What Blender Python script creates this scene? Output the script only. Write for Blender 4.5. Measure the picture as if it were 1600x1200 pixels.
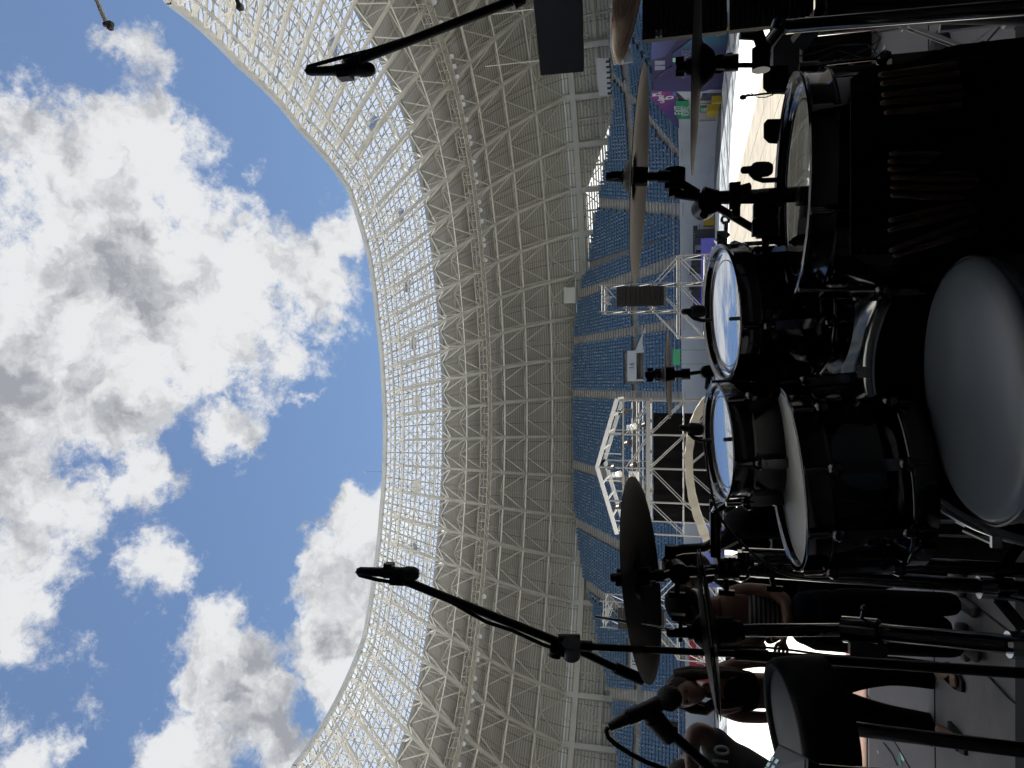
import bpy, math, random
from mathutils import Vector, Matrix
R = math.radians
rnd = random.Random(7)
for _o in list(bpy.data.objects):
    bpy.data.objects.remove(_o)
SC = bpy.context.scene
COL = SC.collection

# ---------------------------------------------------------------- camera (phone turned on its side: picture left is up)
PITCH = R(13.7); FPX = 1120.0; CAMZ = 3.10
cp, sp = math.cos(PITCH), math.sin(PITCH)
FWD = Vector((0, cp, sp)); UPV = Vector((0, -sp, cp)); RGT = Vector((1, 0, 0))
CAM = Vector((0, 0, CAMZ))
cd = bpy.data.cameras.new("camera"); cam = bpy.data.objects.new("camera", cd); COL.objects.link(cam)
cd.sensor_fit = 'HORIZONTAL'; cd.sensor_width = 36; cd.lens = 36 * FPX / 1600; cd.clip_start = 0.05; cd.clip_end = 3000
m = Matrix.Identity(4)
for i, v in enumerate((-UPV, RGT, -FWD)):
    m[0][i], m[1][i], m[2][i] = v
m.translation = CAM
cam.matrix_world = m
SC.camera = cam

# ---------------------------------------------------------------- sky, sun, exposure
SUN_EL, SUN_AZ = R(65), R(9)      # azimuth clockwise from +Y: the sun stands high over the far stand
sun_dir = Vector((math.sin(SUN_AZ) * math.cos(SUN_EL), math.cos(SUN_AZ) * math.cos(SUN_EL), math.sin(SUN_EL)))
W = bpy.data.worlds.new("World"); SC.world = W; W.use_nodes = True
def build_world():
    nt = W.node_tree; N = nt.nodes; L = nt.links; N.clear()
    def node(t, **k):
        n = N.new(t)
        for a, b in k.items(): setattr(n, a, b)
        return n
    def mth(op, a, b=None, clamp=False):
        n = N.new('ShaderNodeMath'); n.operation = op; n.use_clamp = clamp
        for i, v in enumerate((a, b)):
            if v is None: continue
            if isinstance(v, (int, float)): n.inputs[i].default_value = v
            else: L.new(v, n.inputs[i])
        return n.outputs[0]
    out = node('ShaderNodeOutputWorld'); bg = node('ShaderNodeBackground')
    sky = node('ShaderNodeTexSky', sky_type='NISHITA', sun_disc=False)
    sky.sun_elevation = SUN_EL; sky.sun_rotation = SUN_AZ
    sky.air_density = 1.0; sky.dust_density = 0.1; sky.ozone_density = 1.6
    tc = node('ShaderNodeTexCoord')
    nrm = node('ShaderNodeVectorMath', operation='NORMALIZE'); L.new(tc.outputs['Generated'], nrm.inputs[0])
    d = nrm.outputs[0]
    # domain warp so that cloud borders are ragged
    w1 = node('ShaderNodeTexNoise'); w1.inputs['Scale'].default_value = 5.0; w1.inputs['Detail'].default_value = 5; w1.inputs['Roughness'].default_value = 0.6
    L.new(d, w1.inputs['Vector'])
    sub = node('ShaderNodeVectorMath', operation='SUBTRACT'); L.new(w1.outputs['Color'], sub.inputs[0]); sub.inputs[1].default_value = (.5, .5, .5)
    sc_ = node('ShaderNodeVectorMath', operation='SCALE'); L.new(sub.outputs[0], sc_.inputs[0]); sc_.inputs['Scale'].default_value = 0.15
    add = node('ShaderNodeVectorMath', operation='ADD'); L.new(d, add.inputs[0]); L.new(sc_.outputs[0], add.inputs[1])
    w2 = node('ShaderNodeTexNoise'); w2.inputs['Scale'].default_value = 22.0; w2.inputs['Detail'].default_value = 6; w2.inputs['Roughness'].default_value = 0.65; L.new(d, w2.inputs['Vector'])
    sub2 = node('ShaderNodeVectorMath', operation='SUBTRACT'); L.new(w2.outputs['Color'], sub2.inputs[0]); sub2.inputs[1].default_value = (.5, .5, .5)
    sc2 = node('ShaderNodeVectorMath', operation='SCALE'); L.new(sub2.outputs[0], sc2.inputs[0]); sc2.inputs['Scale'].default_value = 0.05
    add2 = node('ShaderNodeVectorMath', operation='ADD'); L.new(add.outputs[0], add2.inputs[0]); L.new(sc2.outputs[0], add2.inputs[1])
    dw = add2.outputs[0]
    # where the clouds stand (world directions, angular radius in degrees, weight)
    blobs = CLOUDS
    field = None
    for (az, el, rad, wgt) in blobs:
        c = Vector((math.sin(R(az)) * math.cos(R(el)), math.cos(R(az)) * math.cos(R(el)), math.sin(R(el))))
        ds = node('ShaderNodeVectorMath', operation='DISTANCE'); L.new(dw, ds.inputs[0]); ds.inputs[1].default_value = c
        mr = node('ShaderNodeMapRange'); mr.interpolation_type = 'SMOOTHSTEP'
        L.new(ds.outputs['Value'], mr.inputs['Value'])
        mr.inputs['From Min'].default_value = 0.0; mr.inputs['From Max'].default_value = R(rad) * 1.25
        mr.inputs['To Min'].default_value = wgt; mr.inputs['To Max'].default_value = 0.0
        field = mr.outputs[0] if field is None else mth('SMOOTH_MAX', field, mr.outputs[0])
        if field.node.type == 'MATH': field.node.inputs[2].default_value = 0.12
    def fbm(vec, scale, detail, rough, off=0.0):
        n = node('ShaderNodeTexNoise'); n.inputs['Scale'].default_value = scale
        n.inputs['Detail'].default_value = detail; n.inputs['Roughness'].default_value = rough
        if off:
            a = node('ShaderNodeVectorMath', operation='ADD'); L.new(vec, a.inputs[0]); a.inputs[1].default_value = sun_dir * off; L.new(a.outputs[0], n.inputs['Vector'])
        else: L.new(vec, n.inputs['Vector'])
        return n.outputs['Fac']
    n1 = fbm(d, 7.0, 12, 0.66)
    n1s = fbm(dw, 8.0, 5, 0.55, 0.035); n1b = fbm(dw, 8.0, 5, 0.55)
    wsp = fbm(dw, 26.0, 10, 0.72)
    # density
    dens = mth('ADD', field, mth('MULTIPLY', mth('SUBTRACT', n1, 0.5), 1.7))
    dens = mth('ADD', dens, mth('MULTIPLY', mth('SUBTRACT', wsp, 0.5), 0.6))
    al = node('ShaderNodeMapRange'); al.interpolation_type = 'SMOOTHSTEP'; L.new(dens, al.inputs['Value'])
    al.inputs['From Min'].default_value = 0.36; al.inputs['From Max'].default_value = 0.66
    thick = node('ShaderNodeMapRange'); thick.interpolation_type = 'SMOOTHSTEP'; L.new(dens, thick.inputs['Value'])
    thick.inputs['From Min'].default_value = 0.6; thick.inputs['From Max'].default_value = 1.7
    lit = mth('MULTIPLY', mth('SUBTRACT', n1b, n1s), 2.4)
    br = mth('ADD', 1.0, mth('MULTIPLY', thick.outputs[0], -0.22))
    br = mth('ADD', br, lit)
    big = fbm(d, 3.0, 3, 0.5)
    br = mth('ADD', br, mth('MULTIPLY', mth('SUBTRACT', big, 0.5), 0.4))
    brc = node('ShaderNodeClamp'); L.new(br, brc.inputs[0]); brc.inputs[1].default_value = 0.62; brc.inputs[2].default_value = 1.1
    cr = node('ShaderNodeMix', data_type='RGBA'); L.new(brc.outputs[0], cr.inputs['Factor'])
    cr.inputs[6].default_value = (0.40, 0.46, 0.60, 1); cr.inputs[7].default_value = (0.93, 0.945, 0.965, 1)
    ccol = node('ShaderNodeVectorMath', operation='SCALE'); L.new(cr.outputs[2], ccol.inputs[0])
    L.new(mth('MULTIPLY', brc.outputs[0], CLOUD_LUM), ccol.inputs['Scale'])
    skc = node('ShaderNodeMix', data_type='RGBA', blend_type='MULTIPLY'); skc.inputs['Factor'].default_value = 1
    L.new(sky.outputs[0], skc.inputs[6]); skc.inputs[7].default_value = SKY_TINT
    mx = node('ShaderNodeMix', data_type='RGBA'); L.new(al.outputs[0], mx.inputs['Factor'])
    L.new(skc.outputs[2], mx.inputs[6]); L.new(ccol.outputs[0], mx.inputs[7])
    L.new(mx.outputs[2], bg.inputs['Color']); bg.inputs['Strength'].default_value = SKY_STR
    L.new(bg.outputs[0], out.inputs[0])
SKY_STR = 0.05; CLOUD_LUM = 5.6; SKY_TINT = (0.70, 0.72, 0.74, 1)
def dirpx(x, y):
    v = FWD + RGT * ((600 - y) / FPX) - UPV * ((x - 800) / FPX); v.normalize()
    return math.degrees(math.atan2(v.x, v.y)), math.degrees(math.asin(v.z))
CLOUDS = []
for (x, y, rad, wgt) in [(60, 560, 14, 1.0), (150, 330, 10, .95), (230, 250, 7, .85), (60, 250, 7, .75), (290, 470, 13, 1.0), (420, 400, 8, .85), (500, 420, 7, .85),
                         (250, 100, 3.6, .75), (205, 90, 2.8, .7), (245, 175, 3.5, .6), (540, 360, 5, .8), (360, 660, 4.5, .78), (190, 640, 8, .85), (40, 760, 9, .85), (40, 900, 5, .66), (10, 990, 3.5, .6),
                         (245, 750, 4.2, .8), (200, 770, 3, .7), (250, 900, 5.2, .7), (365, 1010, 5.5, .9), (400, 1090, 5.5, .9), (340, 1050, 4, .7), (440, 1150, 5, .85), (550, 820, 4.5, .95), (545, 900, 5, .95), (545, 1000, 5, .9),
                         (600, 860, 5, .9), (560, 1080, 4, .85), (280, 1190, 5, .85), (15, 1190, 3, .66), (390, 250, 2.5, .6), (480, 620, 2.2, .52), (-300, 400, 22, .8), (-500, 900, 24, .7), (500, -500, 20, .7)]:
    az, el = dirpx(x, y); CLOUDS.append((az, el, rad, wgt))
for (az, el, rad, wgt) in [(120, 40, 25, .8), (200, 60, 18, .6), (250, 30, 25, .8), (160, 15, 25, .7), (300, 45, 16, .7)]:
    CLOUDS.append((az, el, rad, wgt))
build_world()
sl = bpy.data.lights.new("sun", 'SUN'); sl.energy = 4.6; sl.angle = R(0.5); sl.color = (1.0, 0.955, 0.88)
so = bpy.data.objects.new("sun", sl); COL.objects.link(so)
so.rotation_euler = sun_dir.to_track_quat('Z', 'Y').to_euler(); so.location = (0, 0, 80)
SC.view_settings.view_transform = 'Standard'; SC.view_settings.look = 'None'
SC.view_settings.exposure = 1.5; SC.view_settings.gamma = 1.0; SC.view_settings.use_curve_mapping = False
SC.cycles.max_bounces = 9; SC.cycles.diffuse_bounces = 5; SC.cycles.glossy_bounces = 4
SC.cycles.transmission_bounces = 5; SC.cycles.transparent_max_bounces = 12
SC.cycles.caustics_reflective = False; SC.cycles.caustics_refractive = False
SC.cycles.use_denoising = True; SC.cycles.sample_clamp_indirect = 6.0

# ---------------------------------------------------------------- helpers
def PZ(x, y, z):
    "world point seen at photo pixel (x, y), z metres in front of the lens"
    return CAM + z * (FWD + RGT * ((600 - y) / FPX) - UPV * ((x - 800) / FPX))
def PY(x, y, Y):
    v = FWD + RGT * ((600 - y) / FPX) - UPV * ((x - 800) / FPX)
    return CAM + v * (Y / v.y)
def PH(x, y, h):
    "world point seen at pixel (x, y) on the level z = h"
    v = FWD + RGT * ((600 - y) / FPX) - UPV * ((x - 800) / FPX)
    return CAM + v * ((h - CAMZ) / v.z)
def tag(o, label=None, cat=None, group=None, kind=None):
    if label: o['label'] = label
    if cat: o['category'] = cat
    if group: o['group'] = group
    if kind: o['kind'] = kind
    return o
def empty(name, loc=(0, 0, 0), label=None, cat=None, group=None, kind=None):
    o = bpy.data.objects.new(name, None); COL.objects.link(o); o.location = loc; o.empty_display_size = 0.1
    return tag(o, label, cat, group, kind)
def frame(a, b):
    z = (Vector(b) - Vector(a)); L_ = z.length; z = z / max(L_, 1e-9)
    x = z.cross(Vector((0, 0, 1)))
    if x.length < 1e-3: x = z.cross(Vector((0, 1, 0)))
    x.normalize(); y = z.cross(x)
    return x, y, z, L_
class MB:
    def __init__(s): s.v = []; s.f = []; s.m = []; s.sm = []; s.uv = None
    def add(s, vs, fs, mat=0, smooth=False):
        b = len(s.v); s.v += [tuple(v) for v in vs]
        for f in fs: s.f.append(tuple(i + b for i in f)); s.m.append(mat); s.sm.append(smooth)
        return s
    def box(s, c, size, rot=None, mat=0):
        c = Vector(c); hx, hy, hz = size[0] / 2, size[1] / 2, size[2] / 2
        vs = [Vector((sx * hx, sy * hy, sz * hz)) for sz in (-1, 1) for sy in (-1, 1) for sx in (-1, 1)]
        if rot is not None: vs = [rot @ v for v in vs]
        return s.add([c + v for v in vs], [(0, 2, 3, 1), (4, 5, 7, 6), (0, 1, 5, 4), (2, 6, 7, 3), (0, 4, 6, 2), (1, 3, 7, 5)], mat)
    def bar(s, a, b, w, h=None, mat=0, caps=False):
        h = h or w; a = Vector(a); b = Vector(b); x, y, z, l = frame(a, b)
        o = [(-w / 2, -h / 2), (w / 2, -h / 2), (w / 2, h / 2), (-w / 2, h / 2)]
        vs = [a + x * p + y * q for p, q in o] + [b + x * p + y * q for p, q in o]
        fs = [(0, 1, 5, 4), (1, 2, 6, 5), (2, 3, 7, 6), (3, 0, 4, 7)]
        if caps: fs += [(3, 2, 1, 0), (4, 5, 6, 7)]
        return s.add(vs, fs, mat)
    def tube(s, a, b, r, r2=None, n=12, mat=0, caps=True, smooth=True):
        r2 = r if r2 is None else r2; a = Vector(a); b = Vector(b); x, y, z, l = frame(a, b)
        vs = [];
        for p, rr in ((a, r), (b, r2)):
            for i in range(n):
                t = 2 * math.pi * i / n; vs.append(p + x * (rr * math.cos(t)) + y * (rr * math.sin(t)))
        s.add(vs, [(i, (i + 1) % n, n + (i + 1) % n, n + i) for i in range(n)], mat, smooth)
        if caps:
            s.add(vs[:n], [tuple(range(n))[::-1]], mat); s.add(vs[n:], [tuple(range(n))], mat)
        return s
    def path(s, pts, r, n=8, mat=0, radii=None, cap=True):
        pts = [Vector(p) for p in pts]; vs = []; up = None
        for i, p in enumerate(pts):
            t = (pts[min(i + 1, len(pts) - 1)] - pts[max(i - 1, 0)]).normalized()
            if up is None:
                up = t.cross(Vector((0, 0, 1)));
                if up.length < .05: up = t.cross(Vector((0, 1, 0)))
            up = (up - t * up.dot(t)).normalized(); q = t.cross(up)
            rr = radii[i] if radii else r
            for k in range(n):
                a = 2 * math.pi * k / n; vs.append(p + up * (rr * math.cos(a)) + q * (rr * math.sin(a)))
        fs = []
        for i in range(len(pts) - 1):
            for k in range(n):
                fs.append((i * n + k, i * n + (k + 1) % n, (i + 1) * n + (k + 1) % n, (i + 1) * n + k))
        s.add(vs, fs, mat, True)
        if cap: s.add(vs[:n], [tuple(range(n))[::-1]], mat); s.add(vs[-n:], [tuple(range(n))], mat)
        return s
    def lathe(s, c, axis, prof, n=48, mat=0, smooth=True, cap=False, xref=None):
        "prof: list of (radius, height along axis)"
        c = Vector(c); z = Vector(axis).normalized()
        x = Vector(xref) if xref is not None else z.cross(Vector((0, 0, 1)))
        if x.length < 1e-3: x = Vector((1, 0, 0))
        x = (x - z * x.dot(z)).normalized(); y = z.cross(x); vs = []
        for (r, h) in prof:
            for i in range(n):
                t = 2 * math.pi * i / n; vs.append(c + z * h + x * (r * math.cos(t)) + y * (r * math.sin(t)))
        fs = []
        for j in range(len(prof) - 1):
            for i in range(n):
                fs.append((j * n + i, j * n + (i + 1) % n, (j + 1) * n + (i + 1) % n, (j + 1) * n + i))
        s.add(vs, fs, mat, smooth)
        if cap: s.add(vs[:n], [tuple(range(n))[::-1]], mat, False); s.add(vs[-n:], [tuple(range(n))], mat, False)
        return s
    def sphere(s, c, rx, ry=None, rz=None, rot=None, n=16, mat=0):
        ry = ry or rx; rz = rz or rx; c = Vector(c); vs = []; k = n // 2
        for j in range(k + 1):
            ph = math.pi * j / k
            for i in range(n):
                t = 2 * math.pi * i / n
                v = Vector((rx * math.sin(ph) * math.cos(t), ry * math.sin(ph) * math.sin(t), rz * math.cos(ph)))
                if rot is not None: v = rot @ v
                vs.append(c + v)
        fs = [(j * n + i, (j + 1) * n + i, (j + 1) * n + (i + 1) % n, j * n + (i + 1) % n) for j in range(k) for i in range(n)]
        return s.add(vs, fs, mat, True)
    def prism(s, poly, axis, mat=0):
        "closed polygon (list of points) pushed along axis"
        n = len(poly); poly = [Vector(p) for p in poly]; ax = Vector(axis)
        s.add(poly + [p + ax for p in poly], [tuple(range(n))[::-1], tuple(range(n, 2 * n))] + [(i, (i + 1) % n, n + (i + 1) % n, n + i) for i in range(n)], mat)
        return s
    def build(s, name, mats, parent=None, bevel=0, uvs=None):
        me = bpy.data.meshes.new(name); me.from_pydata(s.v, [], s.f); me.update()
        if not isinstance(mats, (list, tuple)): mats = [mats]
        for mt in mats: me.materials.append(mt)
        me.polygons.foreach_set('material_index', s.m); me.polygons.foreach_set('use_smooth', s.sm)
        if uvs:
            ul = me.uv_layers.new(name='UVMap')
            flat = []
            for f in s.f:
                for i in f: flat += list(uvs[i])
            ul.data.foreach_set('uv', flat)
        o = bpy.data.objects.new(name, me); COL.objects.link(o)
        if parent is not None:
            o.parent = parent
            pm = parent.matrix_basis if parent.parent is None else parent.parent.matrix_basis @ parent.matrix_basis
            o.matrix_parent_inverse = pm.inverted()
        if bevel:
            b = o.modifiers.new('bevel', 'BEVEL'); b.width = bevel; b.segments = 2; b.limit_method = 'ANGLE'
        return o
def copy_tree(o, parent=None):
    c = o.copy(); COL.objects.link(c)
    if parent is not None: c.parent = parent
    for ch in [k for k in bpy.data.objects if k.parent is o]: copy_tree(ch, c)
    return c

# ---------------------------------------------------------------- materials
MATS = {}
def mat(name, col, rough=0.6, metal=0.0, coat=0.0, spec=0.5, noise=0.0, nscale=8.0, bump=0.0, bscale=40.0, rvar=0.0, col2=None, coord='Object', sheen=0.0, aniso=0.0):
    if name in MATS: return MATS[name]
    m_ = bpy.data.materials.new(name); m_.use_nodes = True; nt = m_.node_tree; N = nt.nodes; L = nt.links
    b = N['Principled BSDF']; b.inputs['Base Color'].default_value = (*col, 1); b.inputs['Roughness'].default_value = rough
    b.inputs['Metallic'].default_value = metal; b.inputs['Specular IOR Level'].default_value = spec; b.inputs['Coat Weight'].default_value = coat
    b.inputs['Sheen Weight'].default_value = sheen; b.inputs['Coat Roughness'].default_value = 0.05; b.inputs['Anisotropic'].default_value = aniso
    if noise or bump or rvar:
        tc = N.new('ShaderNodeTexCoord')
        n = N.new('ShaderNodeTexNoise'); n.inputs['Scale'].default_value = nscale; n.inputs['Detail'].default_value = 8; n.inputs['Roughness'].default_value = 0.62
        L.new(tc.outputs[coord], n.inputs['Vector'])
        if noise:
            mx = N.new('ShaderNodeMix'); mx.data_type = 'RGBA'
            c2 = col2 or tuple(max(0, c * (1 - noise)) for c in col); c1 = col if col2 else tuple(min(1, c * (1 + noise)) for c in col)
            mr = N.new('ShaderNodeMapRange'); L.new(n.outputs['Fac'], mr.inputs['Value']); mr.inputs['From Min'].default_value = .32; mr.inputs['From Max'].default_value = .68
            L.new(mr.outputs[0], mx.inputs['Factor']); mx.inputs[6].default_value = (*c2, 1); mx.inputs[7].default_value = (*c1, 1)
            L.new(mx.outputs[2], b.inputs['Base Color'])
        if rvar:
            mr = N.new('ShaderNodeMapRange'); L.new(n.outputs['Fac'], mr.inputs['Value']); mr.inputs['From Min'].default_value = .3; mr.inputs['From Max'].default_value = .7
            mr.inputs['To Min'].default_value = max(0.02, rough - rvar); mr.inputs['To Max'].default_value = min(1, rough + rvar); L.new(mr.outputs[0], b.inputs['Roughness'])
        if bump:
            n2 = N.new('ShaderNodeTexNoise'); n2.inputs['Scale'].default_value = bscale; n2.inputs['Detail'].default_value = 6; L.new(tc.outputs[coord], n2.inputs['Vector'])
            bp = N.new('ShaderNodeBump'); bp.inputs['Strength'].default_value = bump; bp.inputs['Distance'].default_value = 0.02
            L.new(n2.outputs['Fac'], bp.inputs['Height']); L.new(bp.outputs[0], b.inputs['Normal'])
    MATS[name] = m_
    return m_
def stripes(name, col, dark, freq, duty=0.5, axis='X', rough=0.6, bump=0.6, col3=None, freq2=0, extra=None):
    "corrugated sheet: stripes along one UV axis (u in X, v in Y), panel joints along the other"
    m_ = bpy.data.materials.new(name); m_.use_nodes = True; nt = m_.node_tree; N = nt.nodes; L = nt.links
    b = N['Principled BSDF']; b.inputs['Roughness'].default_value = rough
    uv = N.new('ShaderNodeUVMap'); sx = N.new('ShaderNodeSeparateXYZ'); L.new(uv.outputs[0], sx.inputs[0])
    def M(op, a, c=None):
        n = N.new('ShaderNodeMath'); n.operation = op
        for i, v in enumerate((a, c)):
            if v is None: continue
            if isinstance(v, (int, float)): n.inputs[i].default_value = v
            else: L.new(v, n.inputs[i])
        return n.outputs[0]
    a = sx.outputs[axis]; other = sx.outputs['Y' if axis == 'X' else 'X']
    w = M('ABSOLUTE', M('SUBTRACT', M('FRACT', M('MULTIPLY', a, freq)), 0.5))
    mr = N.new('ShaderNodeMapRange'); L.new(w, mr.inputs['Value']); mr.inputs['From Min'].default_value = duty / 2 - .06; mr.inputs['From Max'].default_value = duty / 2 + .06
    ns = N.new('ShaderNodeTexNoise'); ns.inputs['Scale'].default_value = 1.3; ns.inputs['Detail'].default_value = 5; L.new(uv.outputs[0], ns.inputs['Vector'])
    mx = N.new('ShaderNodeMix'); mx.data_type = 'RGBA'; L.new(mr.outputs[0], mx.inputs['Factor']); mx.inputs[6].default_value = (*dark, 1); mx.inputs[7].default_value = (*col, 1)
    mn = N.new('ShaderNodeMix'); mn.data_type = 'RGBA'; mn.blend_type = 'MULTIPLY'; mn.inputs['Factor'].default_value = 0.22
    L.new(mx.outputs[2], mn.inputs[6]); L.new(ns.outputs['Fac'], mn.inputs[7])
    fin = mn.outputs[2]
    if freq2:
        j = M('LESS_THAN', M('ABSOLUTE', M('SUBTRACT', M('FRACT', M('MULTIPLY', other, freq2)), 0.5)), 0.012)
        mj = N.new('ShaderNodeMix'); mj.data_type = 'RGBA'; L.new(j, mj.inputs['Factor']); L.new(fin, mj.inputs[6]); mj.inputs[7].default_value = (*[c * .35 for c in dark], 1); fin = mj.outputs[2]
    L.new(fin, b.inputs['Base Color'])
    bp = N.new('ShaderNodeBump'); bp.inputs['Strength'].default_value = bump; bp.inputs['Distance'].default_value = 0.1; L.new(mr.outputs[0], bp.inputs['Height']); L.new(bp.outputs[0], b.inputs['Normal'])
    if extra: extra(N, L, b, mr.outputs[0])
    MATS[name] = m_
    return m_
M_steel = mat('white_steel', (0.62, 0.59, 0.53), 0.5, 0, noise=0.12, nscale=0.6)
M_column = mat('column_paint', (0.62, 0.62, 0.60), 0.5, noise=0.08, nscale=0.5)
M_conc = mat('concrete', (0.36, 0.34, 0.31), 0.9, noise=0.25, nscale=0.9, bump=0.3, bscale=3)
M_step = mat('step_concrete', (0.50, 0.48, 0.45), 0.9, noise=0.2, nscale=1.2)
M_wallp = mat('wall_paint', (0.56, 0.57, 0.59), 0.7, noise=0.07, nscale=0.35)
M_seat = mat('seat_plastic', (0.11, 0.215, 0.36), 0.4, noise=0.35, nscale=0.12, col2=(0.085, 0.18, 0.31))
M_white = mat('white_plastic', (0.8, 0.8, 0.78), 0.5)
M_black = mat('matt_black', (0.010, 0.010, 0.012), 0.6, spec=.35, noise=0.3, nscale=30)
M_blackg = mat('gloss_black', (0.006, 0.006, 0.008), 0.12, coat=1.0)
M_blackm = mat('black_metal', (0.02, 0.02, 0.022), 0.32, metal=0.6)
M_rubber = mat('rubber', (0.015, 0.015, 0.016), 0.75)
# ================================================================ GROUND
g = MB(); g.add([(-900, -700, 0), (900, -700, 0), (900, 1400, 0), (-900, 1400, 0)], [(0, 1, 2, 3)])
tag(g.build('ground', mat('ground_earth', (0.22, 0.21, 0.17), 0.95, noise=0.3, nscale=0.2)), 'grey brown ground around the stadium', kind='structure')
RX0, RX1, RYF, RC = -43.0, 27.0, 88.0, 9.0       # the inside of the field wall
def rrect(off, y0=-28.0):
    "offset outline of the field wall, from the left side round the far end to the right side; list of (point, normal, s)"
    out = []; rc = RC
    def push(p, n): out.append((Vector(p), Vector(n)))
    for i in range(0, 24): push((RX0, y0 + (RYF - RC - y0) * i / 24, 0), (-1, 0, 0))
    for i in range(0, 13):
        a = R(180 - 90 * i / 12); push((RX0 + rc + rc * math.cos(a), RYF - rc + rc * math.sin(a), 0), (math.cos(a), math.sin(a), 0))
    for i in range(1, 16): push((RX0 + rc + (RX1 - RX0 - 2 * rc) * i / 16, RYF, 0), (0, 1, 0))
    for i in range(0, 13):
        a = R(90 - 90 * i / 12); push((RX1 - rc + rc * math.cos(a), RYF - rc + rc * math.sin(a), 0), (math.cos(a), math.sin(a), 0))
    for i in range(1, 24): push((RX1, RYF - RC - (RYF - RC - y0) * i / 24, 0), (1, 0, 0))
    return [(p + n * off, n) for p, n in out]
trk = MB(); o_ = rrect(-0.02); i_ = rrect(-5.5)
trk.add([p for p, n in i_] + [p for p, n in o_], [(k, k + 1, len(o_) + k + 1, len(o_) + k) for k in range(len(o_) - 1)])
trk.v = [(x, y, 0.008) for x, y, z in trk.v]
tag(trk.build('track', mat('grey_track', (0.13, 0.13, 0.135), 0.9, noise=0.15, nscale=0.5)), 'dark grey strip of ground along the foot of the field wall', kind='structure')
def cover_mat():
    m_ = bpy.data.materials.new('pitch_cover'); m_.use_nodes = True; N = m_.node_tree.nodes; L = m_.node_tree.links; b = N['Principled BSDF']
    b.inputs['Roughness'].default_value = 0.85
    tc = N.new('ShaderNodeTexCoord'); mp = N.new('ShaderNodeMapping'); mp.inputs['Scale'].default_value = (0.06, 0.7, 1); mp.inputs['Rotation'].default_value = (0, 0, 0.12)
    L.new(tc.outputs['Object'], mp.inputs[0]); n = N.new('ShaderNodeTexNoise'); n.inputs['Scale'].default_value = 1.0; n.inputs['Detail'].default_value = 7; L.new(mp.outputs[0], n.inputs['Vector'])
    cr = N.new('ShaderNodeValToRGB'); cr.color_ramp.elements[0].position = .36; cr.color_ramp.elements[0].color = (.25, .245, .22, 1); cr.color_ramp.elements[1].position = .46; cr.color_ramp.elements[1].color = (.86, .85, .80, 1)
    L.new(n.outputs['Fac'], cr.inputs[0]); L.new(cr.outputs[0], b.inputs['Base Color'])
    bp = N.new('ShaderNodeBump'); bp.inputs['Strength'].default_value = .5; bp.inputs['Distance'].default_value = .1; L.new(n.outputs['Fac'], bp.inputs['Height']); L.new(bp.outputs[0], b.inputs['Normal'])
    return m_
cv = MB(); i2 = rrect(-5.0)
ctr = [(-8, p.y if p.y < 70 else 70, 0) for p, n in i2]
cv.add([(p.x, p.y, 0.014) for p, n in i2] + [(c[0], c[1], 0.014) for c in ctr], [(k, k + 1, len(i2) + k + 1, len(i2) + k) for k in range(len(i2) - 1)])
tag(cv.build('pitch_cover', cover_mat()), 'white protective cover laid over the pitch', kind='structure')
M_plate = mat('ground_plate', (0.19, 0.175, 0.145), 0.85, noise=0.2, nscale=0.8)
def plates():
    b = MB()
    for i in range(19):
        for j in range(10):
            b.box((-2.4 + j * 1.6 + rnd.uniform(-.01, .01), 10.2 + i * 2.44, 0.03), (1.56, 2.4, 0.028 + rnd.uniform(0, .006)))
    return b
tag(plates().build('ground_plates', M_plate), 'beige square floor plates laid on the white pitch cover', kind='structure')

# ================================================================ GRANDSTAND
NROW = 43; DR, RR = 0.80, 0.447
WALLH0 = 3.35
path = rrect(0.0)
S = [0.0]
for k in range(1, len(path)): S.append(S[-1] + (path[k][0] - path[k - 1][0]).length)
def z_front(p): return 3.25 + 0.45 * max(-1, min(1, (p.x + 8) / 40.0))
def pt_s(s, off):
    for k in range(len(S) - 1):
        if s <= S[k + 1]:
            t = (s - S[k]) / (S[k + 1] - S[k]); p = path[k][0].lerp(path[k + 1][0], t); n = path[k][1].lerp(path[k + 1][1], t).normalized()
            return p + n * off, n
    return path[-1][0] + path[-1][1] * off, path[-1][1]
SIDE = RYF - RC + 28.0; ARC = math.pi / 2 * RC; FR = RX1 - RX0 - 2 * RC
S_f0 = SIDE + ARC                       # start of the far straight (left), going right
def s_of_x(x): return S_f0 + (x - (RX0 + RC))
STOT = S[-1]
def nrows(s):
    "how many rows the tier has at s: the far end rises to a crown"
    x = (s - S_f0) + RX0 + RC
    tab = NR_TAB
    if x <= tab[0][0]: return tab[0][1]
    for (a, na), (b, nb) in zip(tab, tab[1:]):
        if x <= b: return na + (nb - na) * (x - a) / (b - a)
    return tab[-1][1]
NR_TAB = [(-60, 13.5), (-55, 14.6), (-50, 15.8), (-47, 16.8), (-44, 18.7), (-41, 20.5), (-38, 24), (-35, 32), (-32, 37), (-29, 38.8), (-26, 40), (-21, 41.4), (-16, 42), (-1, 42), (4, 41.4), (9, 40.5), (14, 38.4), (17, 36.2), (20, 30), (23, 23.6), (26, 19.5), (29, 18.8), (32, 17), (35, 16.3), (38, 15.8), (41, 15.2), (46, 14), (56, 13), (90, 13)]
AISLES = [s_of_x(x) for x in (-75, -63, -51, -43.5, -37.6, -32.5, -23.3, -13.6, -1.6, 7.3, 15.0, 20.8, 27.6, 38, 50, 62)]
WALK = (13, 15)                         # rows taken by the cross walk
VOMS = [s_of_x(x) for x in (-35.6, 2.4, 31.9)]
stand = empty('grandstand', (-8, 100, 0), 'curved concrete grandstand full of blue seats at the far end of the pitch', 'grandstand')
def row_z(k, p): return z_front(p) + RR * k
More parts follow.
